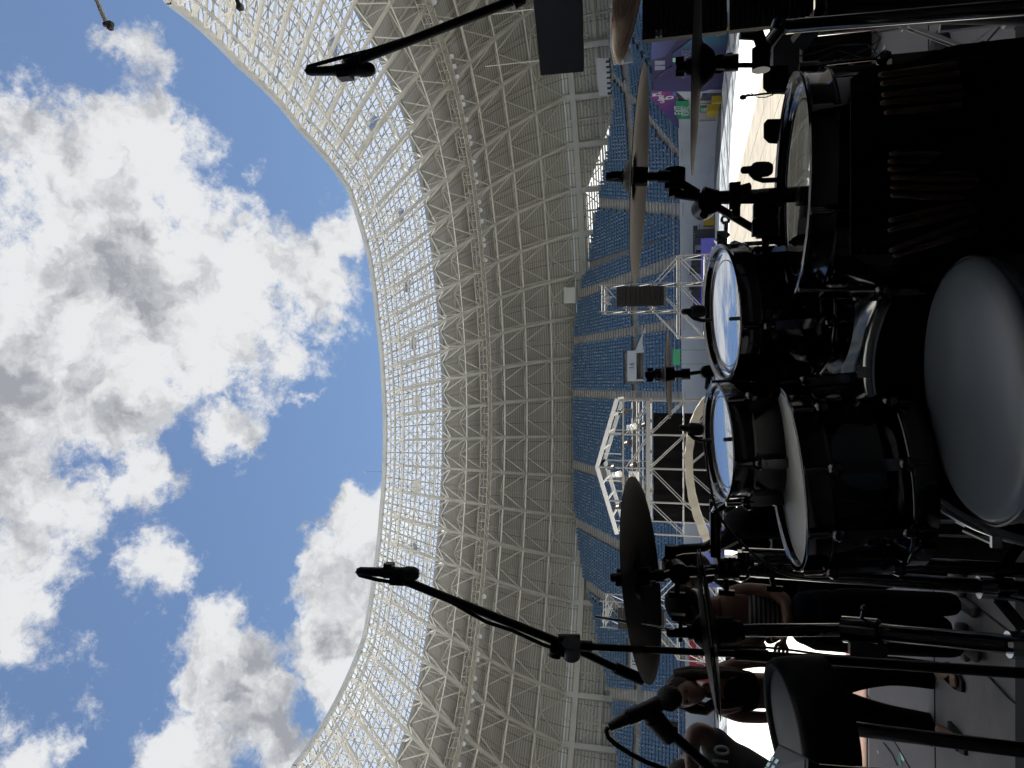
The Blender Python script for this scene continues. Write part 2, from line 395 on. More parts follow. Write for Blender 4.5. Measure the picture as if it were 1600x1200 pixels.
def build_terrace():
    b = MB(); n = len(path); step = MB()
    ss = S
    for i in range(n - 1):
        s = (ss[i] + ss[i + 1]) / 2; kmax = int(round(nrows(s)))
        p0, n0 = path[i]; p1, n1 = path[i + 1]
        for k in range(kmax):
            o = 0.12 + DR * k
            za, zb = row_z(k, p0), row_z(k, p1); zc, zd = row_z(k + 1, p0), row_z(k + 1, p1)
            if k in (13, 14): zc, zd = za, zb
            if k == 13: za, zb = row_z(13, p0), row_z(13, p1)
            if k == 14: za, zb, zc, zd = row_z(13, p0), row_z(13, p1), row_z(15, p0), row_z(15, p1)
            if k == 13: zc, zd = za, zb
            a = p0 + n0 * o; c = p1 + n1 * o; e = p0 + n0 * (o + DR); f = p1 + n1 * (o + DR)
            b.add([(a.x, a.y, za), (c.x, c.y, zb), (f.x, f.y, zb), (e.x, e.y, za), (e.x, e.y, zc), (f.x, f.y, zd)], [(0, 1, 2, 3), (3, 2, 5, 4)])
    b.build('terrace', M_conc, stand)
build_terrace()
def near_aisle(s, w=0.75): return any(abs(s - a) < w for a in AISLES)
M_pan_shade = mat('seat_pan_shade', (0.018, 0.045, 0.10), 0.5)  # dark navy puts the shade between seat rows into the pan colour
def seat_geo(b, p, n, z):
    "folded-back stadium seat: shell back and pan"
    t = Vector((n.y, -n.x, 0)); up = Vector((0, 0, 1)); w = 0.215
    q = p + n * 0.42; z0 = z + 0.42
    A = Vector((q.x, q.y, z0))
    vs = [A - t * w, A + t * w, A + t * w + n * .09 + up * .37, A - t * w + n * .09 + up * .37,
          A - t * w - n * .34 + up * .04, A + t * w - n * .34 + up * .04, A - t * w * .9 - n * .34 - up * .08, A + t * w * .9 - n * .34 - up * .08,
          A - t * w * .8 + n * .05 - up * .12, A + t * w * .8 + n * .05 - up * .12]
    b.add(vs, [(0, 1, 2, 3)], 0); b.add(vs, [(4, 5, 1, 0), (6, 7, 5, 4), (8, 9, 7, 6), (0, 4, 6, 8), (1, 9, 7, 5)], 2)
    if rnd.random() < 0.34:
        c = A + n * (-.012) + up * .36 + n * .08; c = c - n * 0.03
        b.add([c - t * .05 - up * .045, c + t * .05 - up * .045, c + t * .05 + up * .045, c - t * .05 + up * .045], [(0, 1, 2, 3)], 1)
def build_seats():
    many = MB(); near = []
    cand = []
    for k in range(NROW):
        if k in (13, 14): continue
        off = 0.12 + DR * k
        ends = [78.0] + [a for a in AISLES if 78 < a < STOT - 52] + [STOT - 52]; ss_ = []
        for a_, c_ in zip(ends, ends[1:]):
            def rr(s): n = pt_s(s, 0)[1]; return 1 + off / RC if abs(n.x) > .02 and abs(n.y) > .02 else 1.0
            s = a_ + .88 / rr(a_); e_ = c_ - .88 / rr(c_)
            while s < e_: ss_.append(s); s += .51 / rr(s)
        for s in ss_:
            p, n = pt_s(s, off)
            r_ = 1 + off * (1 / RC if abs(n.x) > .02 and abs(n.y) > .02 else 0)
            if k > nrows(s) - 1.2: continue
            if 11 <= k < 18 and any(abs(s - v) < 2.3 / r_ for v in VOMS): continue
            cand.append(((p - CAM).length, p, n, row_z(k, pt_s(s, 0)[0])))
    cand.sort(key=lambda c: c[0])
    # nearest in view are parts of their own
    own = [c for c in cand if abs((c[1].x) / max(c[1].y, 1)) < 0.5][:90]
    ids = set(id(c) for c in own)
    for c in own:
        b = MB(); seat_geo(b, c[1], c[2], c[3]); b.build('seat', [M_seat, M_white, M_pan_shade], stand)
    for c in cand:
        if id(c) in ids: continue
        seat_geo(many, c[1], c[2], c[3])
    o = many.build('seat_rows', [M_seat, M_white, M_pan_shade], stand); tag(o, kind='stuff')
build_seats()
def build_walls():
    b = MB(); st = MB(); rail = MB()
    for i in range(len(path) - 1):
        p0, n0 = path[i]; p1, n1 = path[i + 1]
        for z0, z1, oo in ((0, None, 0.0),):
            za, zb = z_front(p0) + .35, z_front(p1) + .35
            b.add([(p0.x, p0.y, 0), (p1.x, p1.y, 0), (p1.x, p1.y, zb), (p0.x, p0.y, za), (p0.x + n0.x * .14, p0.y + n0.y * .14, za), (p1.x + n1.x * .14, p1.y + n1.y * .14, zb)], [(0, 1, 2, 3), (3, 2, 5, 4)])
        rail.bar(p0 + Vector((0, 0, z_front(p0) + 1.15)) + n0 * .05, p1 + Vector((0, 0, z_front(p1) + 1.15)) + n1 * .05, .045)
    b.build('field_wall', M_wallp, stand)
    rail.build('front_rail', M_steel, stand)
    # half-height steps in every aisle
    for a in AISLES:
        if not (60 < a < STOT - 40): continue
        st = MB()
        km = int(round(nrows(a)))
        for k in range(km):
            if k == 13: st.build('aisle_steps', M_step, stand); st = MB()
            if k in (13, 14): continue
            p, n = pt_s(a, 0.12 + DR * k); t = Vector((n.y, -n.x, 0)); z = row_z(k, pt_s(a, 0)[0]); r_ = 0.62
            rot = Matrix((t, n, Vector((0, 0, 1)))).transposed()
            st.box((p.x + n.x * .62, p.y + n.y * .62, z + .16), (1.5, .4, .22), rot)
            st.box((p.x + n.x * .3, p.y + n.y * .3, z + .02), (1.7, 1.1, .10), rot)
        if st.v: st.build('aisle_steps', M_step, stand)
build_walls()
def text_obj(name, txt, size, mtl, mw, parent=None, extr=0.01, align='CENTER', sx=1.0):
    c = bpy.data.curves.new(name, 'FONT'); c.body = txt; c.size = size; c.extrude = extr; c.align_x = align; c.align_y = 'CENTER'; c.space_character = 1.0
    o = bpy.data.objects.new(name, c); COL.objects.link(o)
    dg = bpy.context.evaluated_depsgraph_get(); me = bpy.data.meshes.new_from_object(o.evaluated_get(dg)); bpy.data.objects.remove(o)
    me.materials.clear(); me.materials.append(mtl)
    me.transform(mw @ Matrix.Diagonal((sx, 1, 1, 1)))
    o = bpy.data.objects.new(name, me); COL.objects.link(o)
    if parent is not None: o.parent = parent; o.matrix_parent_inverse = parent.matrix_basis.inverted()
    return o
def basis(o, x, y):
    x = Vector(x).normalized(); y = Vector(y); z = x.cross(y).normalized(); y = z.cross(x)
    m_ = Matrix.Identity(4)
    for i, v in enumerate((x, y, z)): m_[0][i], m_[1][i], m_[2][i] = v
    m_.translation = Vector(o); return m_
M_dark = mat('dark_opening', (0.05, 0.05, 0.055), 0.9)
M_day = mat('painted_daylight', (0.9, 0.92, 0.94), 0.5)  # near-white colour stands in for daylight beyond the doorway
M_ink = mat('black_ink', (0.03, 0.03, 0.03), 0.6)
def vomitory(s, num, lit):
    p, n = pt_s(s, 0.12 + DR * 11.4); z = row_z(11, pt_s(s, 0)[0]); t = Vector((-n.y, n.x, 0)) * -1   # viewer's left to right
    t = Vector((n.y, -n.x, 0)); up = Vector((0, 0, 1)); q = Vector((p.x, p.y, z))
    rot = Matrix((t, n, up)).transposed()
    b = MB()
    hw = 1.9; H = 1.35
    for sd in (-1, 1): b.box(q + t * sd * hw + n * 2.2 + up * (H / 2 + .1), (.25, 4.6, H + .2), rot)
    b.box(q + n * 2.2 + up * (H + .6), (2 * hw + .3, 4.7, 1.2), rot)          # blue-grey lintel block with the number
    # sloping side walls of the stairs
    b.prism([q + t * (hw + .13) - n * .1, q + t * (hw + .13) + up * 1.5 - n * .1, q + t * (hw + 3.2) - n * .1 + up * .3, q + t * (hw + 3.2) - n * .1], n * .14)
    v = b.build('vomitory', M_wallp, stand)
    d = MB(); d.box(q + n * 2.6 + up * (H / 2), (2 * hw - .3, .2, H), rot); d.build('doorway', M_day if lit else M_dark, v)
    if lit:
        d = MB()
        for k in (-1.1, .4): d.box(q + n * 2.47 + t * k + up * 1.5, (.07, .05, H * .9), rot)
        d.box(q + n * 2.47 + up * 1.9, (2 * hw - .4, .05, .07), rot); d.build('door_frame', M_ink, v)
    mw = basis(q + up * (H + .6) - n * .17, t, up)
    me = text_obj('gate_number', num, 0.95, M_ink, mw, None); me.parent = v
for s, num, lit in zip(VOMS, ('15', '16', '18'), (False, True, True)): vomitory(s, num, lit)
# ================================================================ ROOF
RCX, RCY = -5.0, 48.0
RIN = [(-180, 60), (-120, 45), (-90, 36), (-69, 32.8), (-54.5, 34.6), (-41.7, 35.8), (-30, 34.2), (-18, 33.1), (-5, 32.6), (8.9, 32.4), (22.5, 32.9), (35, 34.3), (48.5, 34.8), (58, 33.0), (66, 31.8), (83.6, 31.2), (98.7, 32.3), (120, 45), (180, 60)]
def r_in(ph):
    for (a, ra), (b, rb) in zip(RIN, RIN[1:]):
        if ph <= b: return ra + (rb - ra) * (ph - a) / (b - a)
    return RIN[-1][1]
def r_out(ph): return 80 + 3.2 * min(1, (1 - math.cos(R(ph))) / .29)
PROF = [(0, 22.0), (.05, 24.6), (.1146, 27.4), (.19, 29.4), (.27, 31.0), (.4, 33.1), (.52, 34.6), (.6875, 36.3), (.85, 37.6), (1.0, 38.4)]
def prof(t):
    for (a, za), (b, zb) in zip(PROF, PROF[1:]):
        if t <= b: return za + (zb - za) * (t - a) / (b - a)
    return PROF[-1][1]
def RP(ph, t, dz=0.0):
    ro, ri = r_out(ph), r_in(ph)
    if t < 0: r = ro - 2.2 * t * 0 + (-t) * 3.0; z = 22 + 30 * t
    else: r = ro + (ri - ro) * t; z = prof(t)
    return Vector((RCX + r * math.sin(R(ph)), RCY + r * math.cos(R(ph)), z + dz))
DPH = 5.143; PH0 = 2.0
KS = range(-19, 22)
roof = empty('stadium_roof', (RCX, RCY + 80, 22), 'white steel lattice roof curving over the grandstand with a pale translucent inner band', 'roof')
def shell_grid(name, t0, t1, nt, m_, ph0, ph1, dz=0.12, sub=4, only=None):
    b = MB(); uv = []; n = int((ph1 - ph0) / (DPH / sub)); ts = [t0 + (t1 - t0) * j / nt for j in range(nt + 1)]
    arc = 0; lens = [0]
    for j in range(nt): lens.append(lens[-1] + (RP(0, ts[j + 1]) - RP(0, ts[j])).length)
    for i in range(n + 1):
        ph = ph0 + (ph1 - ph0) * i / n
        for j, t in enumerate(ts):
            b.v.append(tuple(RP(ph, t, dz))); uv.append((ph / DPH, lens[j]))
    for i in range(n):
        for j in range(nt):
            if only and not only(ph0 + (ph1 - ph0) * (i + .5) / n, (ts[j] + ts[j + 1]) / 2): continue
            b.f.append((i * (nt + 1) + j, i * (nt + 1) + j + 1, (i + 1) * (nt + 1) + j + 1, (i + 1) * (nt + 1) + j)); b.m.append(0); b.sm.append(True)
    return b.build(name, m_, roof, uvs=uv)
M_clad = stripes('cladding', (0.74, 0.73, 0.70), (0.46, 0.45, 0.42), 1.9, duty=0.35, axis='Y', freq2=2.0)
M_clad2 = stripes('cladding_upper', (0.78, 0.775, 0.755), (0.62, 0.615, 0.595), 2.2, duty=0.3, axis='Y', freq2=2.0, bump=.3)
def tl_extra(N, L, b, st):
    b.inputs['Roughness'].default_value = .4
    out = N['Material Output']; tl = N.new('ShaderNodeBsdfTranslucent'); tl.inputs[0].default_value = (.36, .40, .45, 1)
    tr = N.new('ShaderNodeBsdfTransparent'); tr.inputs[0].default_value = (.62, .68, .76, 1)
    m1 = N.new('ShaderNodeMixShader'); m1.inputs[0].default_value = .22; L.new(tl.outputs[0], m1.inputs[1]); L.new(b.outputs[0], m1.inputs[2])
    mr = N.new('ShaderNodeMapRange'); L.new(st, mr.inputs[0]); mr.inputs['To Min'].default_value = .32; mr.inputs['To Max'].default_value = .72
    m2 = N.new('ShaderNodeMixShader'); L.new(mr.outputs[0], m2.inputs[0]); L.new(m1.outputs[0], m2.inputs[1]); L.new(tr.outputs[0], m2.inputs[2]); L.new(m2.outputs[0], out.inputs[0])
M_poly = stripes('polycarbonate', (0.8, 0.85, 0.9), (0.75, 0.8, 0.85), 22, duty=0.45, axis='X', bump=.1, extra=tl_extra)
A0, A1 = PH0 + DPH * KS[0], PH0 + DPH * KS[-1]
shell_grid('lower_cladding', 0, .36, 10, M_clad, A0, A1)
shell_grid('upper_cladding', .36, .6875, 7, M_clad2, A0, A1)
shell_grid('translucent_panels', .6895, 1.0, 7, M_poly, A0, A1)
# outer facade below the eaves
LOUV = (14, 42)
b = MB(); uv = []; n_ = (len(KS) - 1) * 8; nf_ = n_
def z_lim(ph):
    if not LOUV[0] < ph < LOUV[1]: return 0.0
    return max(0.0, 19.7 - max(0, ph - 27) * .6 - max(0, LOUV[0] + 3 - ph) * 7)
nz = 12
for i in range(n_ + 1):
    ph = A0 + (A1 - A0) * i / n_; zl_ = z_lim(ph)
    for j in range(nz):
        z = 22.1 + (zl_ - 22.1) * j / (nz - 1); r = r_out(ph) + .05 + (22 - z) * .2; b.v.append((RCX + r * math.sin(R(ph)), RCY + r * math.cos(R(ph)), z)); uv.append((ph / DPH, -z))
def louver_zone(ph, z): return z < z_lim(ph)
for i in range(n_):
    for j in range(nz - 1):
        b.f.append((i * nz + j, i * nz + j + 1, (i + 1) * nz + j + 1, (i + 1) * nz + j)); b.m.append(0); b.sm.append(False)
b.build('facade_cladding', M_clad, roof, uvs=uv)
nf_ = n_
lv = MB()
for i in range(n_):
    ph = A0 + (A1 - A0) * (i + .5) / n_
    if not LOUV[0] - 1 < ph < LOUV[1] + 1: continue
    for q in range(40):
        z = 4 + q * .42
        r = r_out(ph) + .05 + (22 - z) * .2
        if not louver_zone(ph, z): continue
        a = A0 + (A1 - A0) * i / n_; c = A0 + (A1 - A0) * (i + 1) / n_
        lv.bar((RCX + r * math.sin(R(a)), RCY + r * math.cos(R(a)), z), (RCX + r * math.sin(R(c)), RCY + r * math.cos(R(c)), z), .05, .27)
lv.build('louver_slats', M_clad2, roof)
ov = MB()  # translucent sheet added so the louver gaps look bright
for i in range(n_):
    ph = A0 + (A1 - A0) * (i + .5) / n_
    if not LOUV[0] - 3 < ph < LOUV[1] + 3: continue
    a = A0 + (A1 - A0) * i / n_; c = A0 + (A1 - A0) * (i + 1) / n_; r = r_out(ph) + 6.0
    ov.add([(RCX + r * math.sin(R(a)), RCY + r * math.cos(R(a)), 2), (RCX + r * math.sin(R(c)), RCY + r * math.cos(R(c)), 2), (RCX + r * math.sin(R(c)), RCY + r * math.cos(R(c)), 21), (RCX + r * math.sin(R(a)), RCY + r * math.cos(R(a)), 21)], [(0, 1, 2, 3)])
mo = bpy.data.materials.new('louver_bright_backing'); mo.use_nodes = True; _N = mo.node_tree.nodes; _t = _N.new('ShaderNodeBsdfTranslucent'); _t.inputs[0].default_value = (.70, .72, .75, 1); mo.node_tree.links.new(_t.outputs[0], _N['Material Output'].inputs[0])
ov.build('louver_bright_backing', mo, roof)
n_ = (len(KS) - 1) * 4
# ring beam and columns
rb = MB(); fb = MB()
def fp(ph, z): return ring_pt(ph, -.35 + (22 - z) * .2, z)
def ring_pt(ph, dr, z):
    r = r_out(ph) + dr; return Vector((RCX + r * math.sin(R(ph)), RCY + r * math.cos(R(ph)), z))
for k in KS[:-1]:
    a, c = PH0 + DPH * k, PH0 + DPH * (k + 1); mid = (a + c) / 2
    rb.bar(ring_pt(a, -.5, 20.6), ring_pt(c, -.5, 20.6), .8, .9)
    for z in (16.5, 12): fb.bar(fp(a, z), fp(c, z), .25)
    fb.bar(fp(mid, 21.5), fp(mid, 8), .28)
    for (p, q) in (((a, 20.5), (mid, 16.5)), ((mid, 20.5), (a, 16.5)), ((mid, 20.5), (c, 16.5)), ((c, 20.5), (mid, 16.5)), ((a, 16.3), (mid, 12)), ((c, 16.3), (mid, 12)), ((mid, 16.3), (a, 12)), ((mid, 16.3), (c, 12))):
        fb.bar(fp(p[0], p[1]), fp(q[0], q[1]), .13)
rb.build('ring_beam', M_column, roof); fb.build('facade_bracing', M_steel, roof)
for k in KS:
    ph = PH0 + DPH * k; c = MB()
    a = ring_pt(ph, -.4, 22.2); d = ring_pt(ph, 0.2, 6.0)
    c.bar(a, d, .85, .95, caps=True); c.tube(ring_pt(ph, -.7, 22.0) - Vector((0, 0, .3)), ring_pt(ph, -.7, 22.9), .28, n=8)
    c.build('column', M_column, roof)
# trusses
TT = [.075, .21, .34, .47, .594, .6875, .76, .84, .92, 1.0]
TB = [0, .14, .275, .41, .53, .645, .725, .80, .88, .96]
def depth(t):
    if t < .1: return 2.4 * t / .1
    if t < .62: return 2.4
    return 2.4 - (t - .62) / .38 * 1.5
def B(k, j): return RP(PH0 + DPH * k, TB[j], -depth(TB[j]) - .15)
def T(k2, j): return RP(PH0 + DPH * k2, TT[j], -.12)
M_chord = mat('chord_steel', (0.84, 0.82, 0.77), 0.5, noise=0.1, nscale=0.5)
for k in KS:
    c = MB(); nB = len(TB)
    for j in range(nB - 1): c.bar(B(k, j), B(k, j + 1), .42 if TB[j] < .6 else .3)
    c.bar(B(k, nB - 1), RP(PH0 + DPH * k, 1.0, -.2), .25)
    prev = RP(PH0 + DPH * k, 0)
    for j in range(len(TT)):
        c.bar(prev, T(k, j), .17); prev = T(k, j)
    for j in range(nB):
        for jj in (j - 1, j):
            if 0 <= jj < len(TT):
                if TB[j] > 0: c.bar(B(k, j), T(k, jj), .08)
                for sd in (-.5, .5):
                    if (sd < 0 and k == KS[0]) or (sd > 0 and k == KS[-1]): continue
                    if j == 0 and jj < 0: continue
                    c.bar(B(k, j), T(k + sd, jj), .125)
    c.build('rib_truss', M_chord, roof)
# chords between the ribs, ring members on both layers
tc_ = MB()
for k in KS[:-1]:
    prev = RP(PH0 + DPH * (k + .5), 0.0, -.1)
    for j in range(len(TT)):
        tc_.bar(prev, T(k + .5, j), .17); prev = T(k + .5, j)
        if j < 9: tc_.bar(T(k, j), T(k + .5, j), .11); tc_.bar(T(k + .5, j), T(k + 1, j), .11)
    for j in range(len(TT) - 1):
        if TT[j] < .0:
            tc_.bar(T(k, j), T(k + .5, j + 1), .07); tc_.bar(T(k + .5, j), T(k + 1, j + 1), .07)
            tc_.bar(T(k, j + 1), T(k + .5, j), .07); tc_.bar(T(k + .5, j + 1), T(k + 1, j), .07)
tc_.build('roof_bracing', M_steel, roof)
rg = MB()
for k in KS[:-1]:
    for j in (1, 2, 3, 5, 7, 9): rg.bar(B(k, j), B(k + 1, j), .2 if j < 4 else .14)
rg.build('ring_tie', M_chord, roof)
pl = MB()
NP_ = 13
for q in range(NP_ + 1):
    t = .6875 + (1 - .6875) * q / NP_
    for k in KS[:-1]:
        for h in range(2):
            a = PH0 + DPH * (k + h / 2); pl.bar(RP(a, t, -.02), RP(a + DPH / 2, t, -.02), .10, .1)
for k in KS[:-1]:
    for h in (.25, .75):
        pl.bar(RP(PH0 + DPH * (k + h), .6875, -.06), RP(PH0 + DPH * (k + h), 1, -.06), .08)
    for j in range(5, len(TT) - 1):
        for h in (0, .5):
            pl.bar(T(k + h, j), T(k + h + .5, j + 1), .06); pl.bar(T(k + h, j + 1), T(k + h + .5, j), .06)
pl.build('purlin', mat('purlin_steel_shade', (0.42, 0.385, 0.33), .55, noise=.15, nscale=.6), roof)  # darker tan than other steel: weaker light here put into the colour
eg = MB()
for i in range(n_):
    a = A0 + (A1 - A0) * i / n_; c = A0 + (A1 - A0) * (i + 1) / n_
    eg.bar(RP(a, 1.0, .1), RP(c, 1.0, .1), .5, .42); eg.bar(RP(a, .985, -.75), RP(c, .985, -.75), .16)
eg.build('edge_gutter', M_column, roof)
sg = MB()
for i in range(n_):
    a = A0 + (A1 - A0) * i / n_; c = A0 + (A1 - A0) * (i + 1) / n_
    sg.bar(RP(a, .6875, -.2), RP(c, .6875, -.2), .28, .5)
sg.build('band_beam', mat('band_grey', (.3, .29, .27), .6), roof)
# catwalk with floodlights
cw = MB(); CT = .548
for i in range(n_):
    a = A0 + (A1 - A0) * i / n_; c = A0 + (A1 - A0) * (i + 1) / n_
    for (dt, dz) in ((-.012, -3.6), (.012, -3.6), (-.012, -2.5), (.012, -2.5)): cw.bar(RP(a, CT + dt, dz), RP(c, CT + dt, dz), .1)
    cw.bar(RP(a, CT - .012, -3.6), RP(a, CT - .012, -2.4), .08); cw.bar(RP(a, CT + .012, -3.6), RP(a, CT + .012, -2.4), .08)
    cw.bar(RP(a, CT - .012, -3.6), RP(a, CT + .012, -3.6), .1); cw.bar(RP(a, CT - .012, -3.6), RP(c, CT + .012, -3.6), .07)
    cw.add([RP(a, CT - .01, -3.55), RP(c, CT - .01, -3.55), RP(c, CT + .01, -3.55), RP(a, CT + .01, -3.55)], [(0, 1, 2, 3)])
cw.build('catwalk', M_steel, roof)
M_lens = mat('lamp_lens', (0.75, 0.77, 0.8), 0.15, coat=.5)
M_lamp = mat('lamp_body', (0.10, 0.10, 0.10), 0.5)
for (p0, p1, n) in ((24, 52, 17), (-51, -27, 15), (56, 80, 12)):
    for i in range(n):
        ph = p0 + (p1 - p0) * (i + .3 * math.sin(i * 2.3)) / (n - 1); c = RP(ph, CT - .03, -3.3)
        d = (Vector((RCX, RCY - 6, 0)) - c).normalized()
        l = MB(); l.lathe(c, d, [(.12, -.35), (.26, -.3), (.36, 0), (.36, .08)], n=12, mat=0); l.tube(c + d * .05, c + d * .07, .33, n=12, mat=1)
        l.build('floodlight', [M_lamp, M_lens], roof)
# white loudspeaker boxes hung in the translucent band, and service boxes
for (x, y, w, Yd) in ((504, 80, 1.7, 66), (555, 199, 1.7, 76), (602, 339, 1.6, 84), (625, 447, 1.6, 86), (637, 536, 1.5, 88), (645, 626, 1.5, 88), (645, 758, 1.5, 88), (636, 854, 1.5, 88)):
    c = PY(x, y, Yd); bb = MB(); rot = Matrix.Rotation(R(-25), 3, 'X'); bb.box(c, (w, w * .8, w * 1.1), rot); bb.box(c + Vector((0, -w * .42, -.1)), (w * .86, .06, w * .96), rot)
    e = empty('loudspeaker', c, None, 'loudspeaker', 'loudspeaker boxes hung under the translucent roof band'); e['label'] = 'white loudspeaker box under the pale roof band, %s of the eight' % {80: 'rightmost', 199: 'second from the right', 339: 'third from the right', 447: 'fourth from the right', 536: 'fourth from the left', 626: 'third from the left', 758: 'second from the left', 854: 'leftmost'}[y]
    bb.build('cabinet', M_white, e)
    for q in (-.5, .5): r_ = MB(); r_.bar(c + Vector((q, 0, .8)), c + Vector((q, 0, 2.6)), .08); r_.build('hanger', M_steel, e)
# ================================================================ STAGE
ZS, ZR = 1.54, 2.20       # stage deck, drum riser
def deck_mat():
    m_ = mat('stage_deck', (0.165, 0.157, 0.164), 0.62, noise=0.22, nscale=2.2, bump=.15, bscale=25, rvar=.12)
    return m_
st = MB(); st.box((0, -1.0, ZS / 2), (34, 17.6, ZS))
tag(st.build('stage_floor', deck_mat()), 'grey stage floor', kind='structure')
sm = MB()
for k in range(-10, 11): sm.box((k * 1.53 + .3, -1.0, ZS + .001), (.012, 17.5, .006))
for k in range(0, 7): sm.box((0, 7.0 - k * 1.83 + .04, ZS + .0012), (33.8, .012, .006), Matrix.Rotation(R(1.6), 3, 'Z'))
tag(sm.build('floor_seams', mat('seam', (.012, .012, .013), .9)), 'dark joints between the stage floor panels', kind='structure')
fs = MB(); fs.box((0, 7.36, ZS + .004), (33.9, .87, .012)); tag(fs.build('front_boards', mat('front_plywood', (.115, .062, .048), .8, noise=.2, nscale=6)), 'brown plywood strip along the front edge of the stage', kind='structure')
# big stage roof and its back and side walls (out of the picture; it keeps the sun off the band)
sr = empty('stage_roof', (0, 0, 22), 'unseen stage roof with pale canopy and added side walls over the drum kit', 'stage roof')
b = MB(); b.box((0, 2.9, 24.0), (44, 28.6, .5)); b.build('canopy', mat('canopy_bounce_skin', (.75, .77, .80), .7), sr)  # unseen; underside made pale to bounce light down onto kit and floor
b = MB(); b.box((0, -11, 11.8), (40, .4, 23.7)); b.build('back_wall', M_black, sr)
for x in (-20, 20):
    b = MB(); b.box((x, -3.0, 11.8), (.4, 16, 23.7)); b.build('side_light_blocker', M_black, sr)  # unseen wall added to cut side light on the people
for x in (-20.6, 20.6):
    b = MB(); b.box((x, 15.4, 11.8), (1.1, 1.1, 23.6)); b.build('mast', M_steel, sr)
# drum riser
rs = MB(); rs.box((0, .31, (ZS + ZR) / 2), (5.2, 4.02, ZR - ZS))
tag(rs.build('drum_riser', mat('riser_carpet', (0.012, 0.012, 0.014), .95, noise=.3, nscale=60), bevel=.02), 'black carpeted riser carrying the drum kit', 'riser')

def view(x, y):
    v = FWD + RGT * ((600 - y) / FPX) - UPV * ((x - 800) / FPX); return v.normalized()
def disc_n(x, y, ratio, psi, up=True):
    "normal of a disc centred at (x, y) whose ellipse has this minor/major ratio; psi = tilt of the minor axis in the picture (deg, 0 = points to the picture's left)"
    v = view(x, y); e = -(-UPV) * math.cos(R(psi)) * 1.0
    e = UPV * math.cos(R(psi)) + RGT * math.sin(R(psi))
    e = (e - v * e.dot(v)).normalized()
    s_ = ratio if up else -ratio
    return (e * math.sqrt(1 - ratio * ratio) - v * s_).normalized()
# ---------------------------------------------------------------- drum builder
M_shell = mat('lacquer_black', (0.007, 0.006, 0.007), 0.10, coat=1.0, spec=.6)
M_hoop = mat('black_chrome', (0.15, 0.15, 0.16), 0.10, metal=1.0)
M_chrome = mat('chrome', (0.75, 0.76, 0.78), 0.08, metal=1.0)
M_headc = mat('clear_head', (0.30, 0.32, 0.34), 0.045, coat=1.0, spec=.9, metal=.72, bump=.01, bscale=6)
M_headw = mat('coated_head', (0.80, 0.82, 0.84), 0.42, noise=.06, nscale=5, bump=.15, bscale=160)
def clear_head(name, base, rough, metal):
    m_ = bpy.data.materials.new(name); m_.use_nodes = True; b = m_.node_tree.nodes['Principled BSDF']
    b.inputs['Base Color'].default_value = (*base, 1); b.inputs['Roughness'].default_value = rough; b.inputs['Metallic'].default_value = metal
    b.inputs['Coat Weight'].default_value = 1; b.inputs['Coat Roughness'].default_value = .03; return m_
M_mirror = clear_head('glossy_film_head', (.50, .53, .58), .015, .9)
M_floorhead = clear_head('smoky_film_head', (.17, .17, .18), .015, .85)
def drum(name, label, group, c, n, r, dep, head, lugs=8, hoop=M_hoop, dots=False, catn='drum'):
    """c: centre of the batter head, n: its normal; parts: shell, hoops, heads, lugs, tension rods"""
    n = Vector(n).normalized(); e = empty(name, c, label, catn, group)
    s_ = MB(); s_.lathe(c, n, [(r * .985, -.012), (r * .985, -dep), (r * .97, -dep)], n=64); s_.build('shell', M_shell, e)
    h = MB(); h.lathe(c, n, [(r * .955, -.004), (r * .965, .010), (r * .99, .014), (r * 1.02, .013), (r * 1.035, .016), (r * 1.04, .010), (r * 1.03, -.022), (r * 1.05, -.026), (r * 1.05, -.034), (r * .99, -.034)], n=72); h.build('hoop', hoop, e)
    h = MB(); h.lathe(c - n * dep, n, [(r * .99, .03), (r * 1.05, .03), (r * 1.05, .022), (r * 1.03, .018), (r * 1.035, -.012), (r * .99, -.014), (r * .95, -.004)], n=72); h.build('hoop', hoop, e)
    d = MB(); d.lathe(c, n, [(r * .985, -.006), (r * .955, 0.002), (r * .93, 0), (r * .9, -.0006), (0.0005, -.0006)], n=64); d.build('drum_head', head, e)
    if dots:
        d = MB(); d.lathe(c, n, [(r * .80, .0004), (r * .795, .0008), (r * .79, .0004)], n=64); d.build('head_ring', M_ink, e)
    d = MB(); d.lathe(c - n * dep, n, [(0.0005, .002), (r * .98, .002)], n=40); d.build('drum_head', M_headw, e)
    x, y, z, _ = frame(c, c + n)
    for k in range(lugs):
        a = 2 * math.pi * (k + .5) / lugs; rd = x * math.cos(a) + y * math.sin(a); tg = n.cross(rd)
        l = MB(); p = c + rd * (r * 1.01) - n * dep * .5; hl = min(.075, dep * .3)
        rot = Matrix((tg, rd, n)).transposed()
        l.box(p + rd * .006, (.02, .022, hl * 2), rot); l.sphere(p + rd * .012 + n * hl, .014, n=8); l.sphere(p + rd * .012 - n * hl, .014, n=8)
        l.build('lug', hoop, e)
        t = MB(); t.tube(c + rd * (r * 1.065) + n * .006, p + rd * .014, .0035, n=6); t.tube(c - n * dep + rd * (r * 1.065) - n * .004, p + rd * .014, .0035, n=6)
        t.tube(c + rd * (r * 1.065) - n * .02, c + rd * (r * 1.065) + n * .012, .0075, n=6); t.build('tension_rod', M_chrome if hoop is M_chrome else M_hoop, e)
    return e
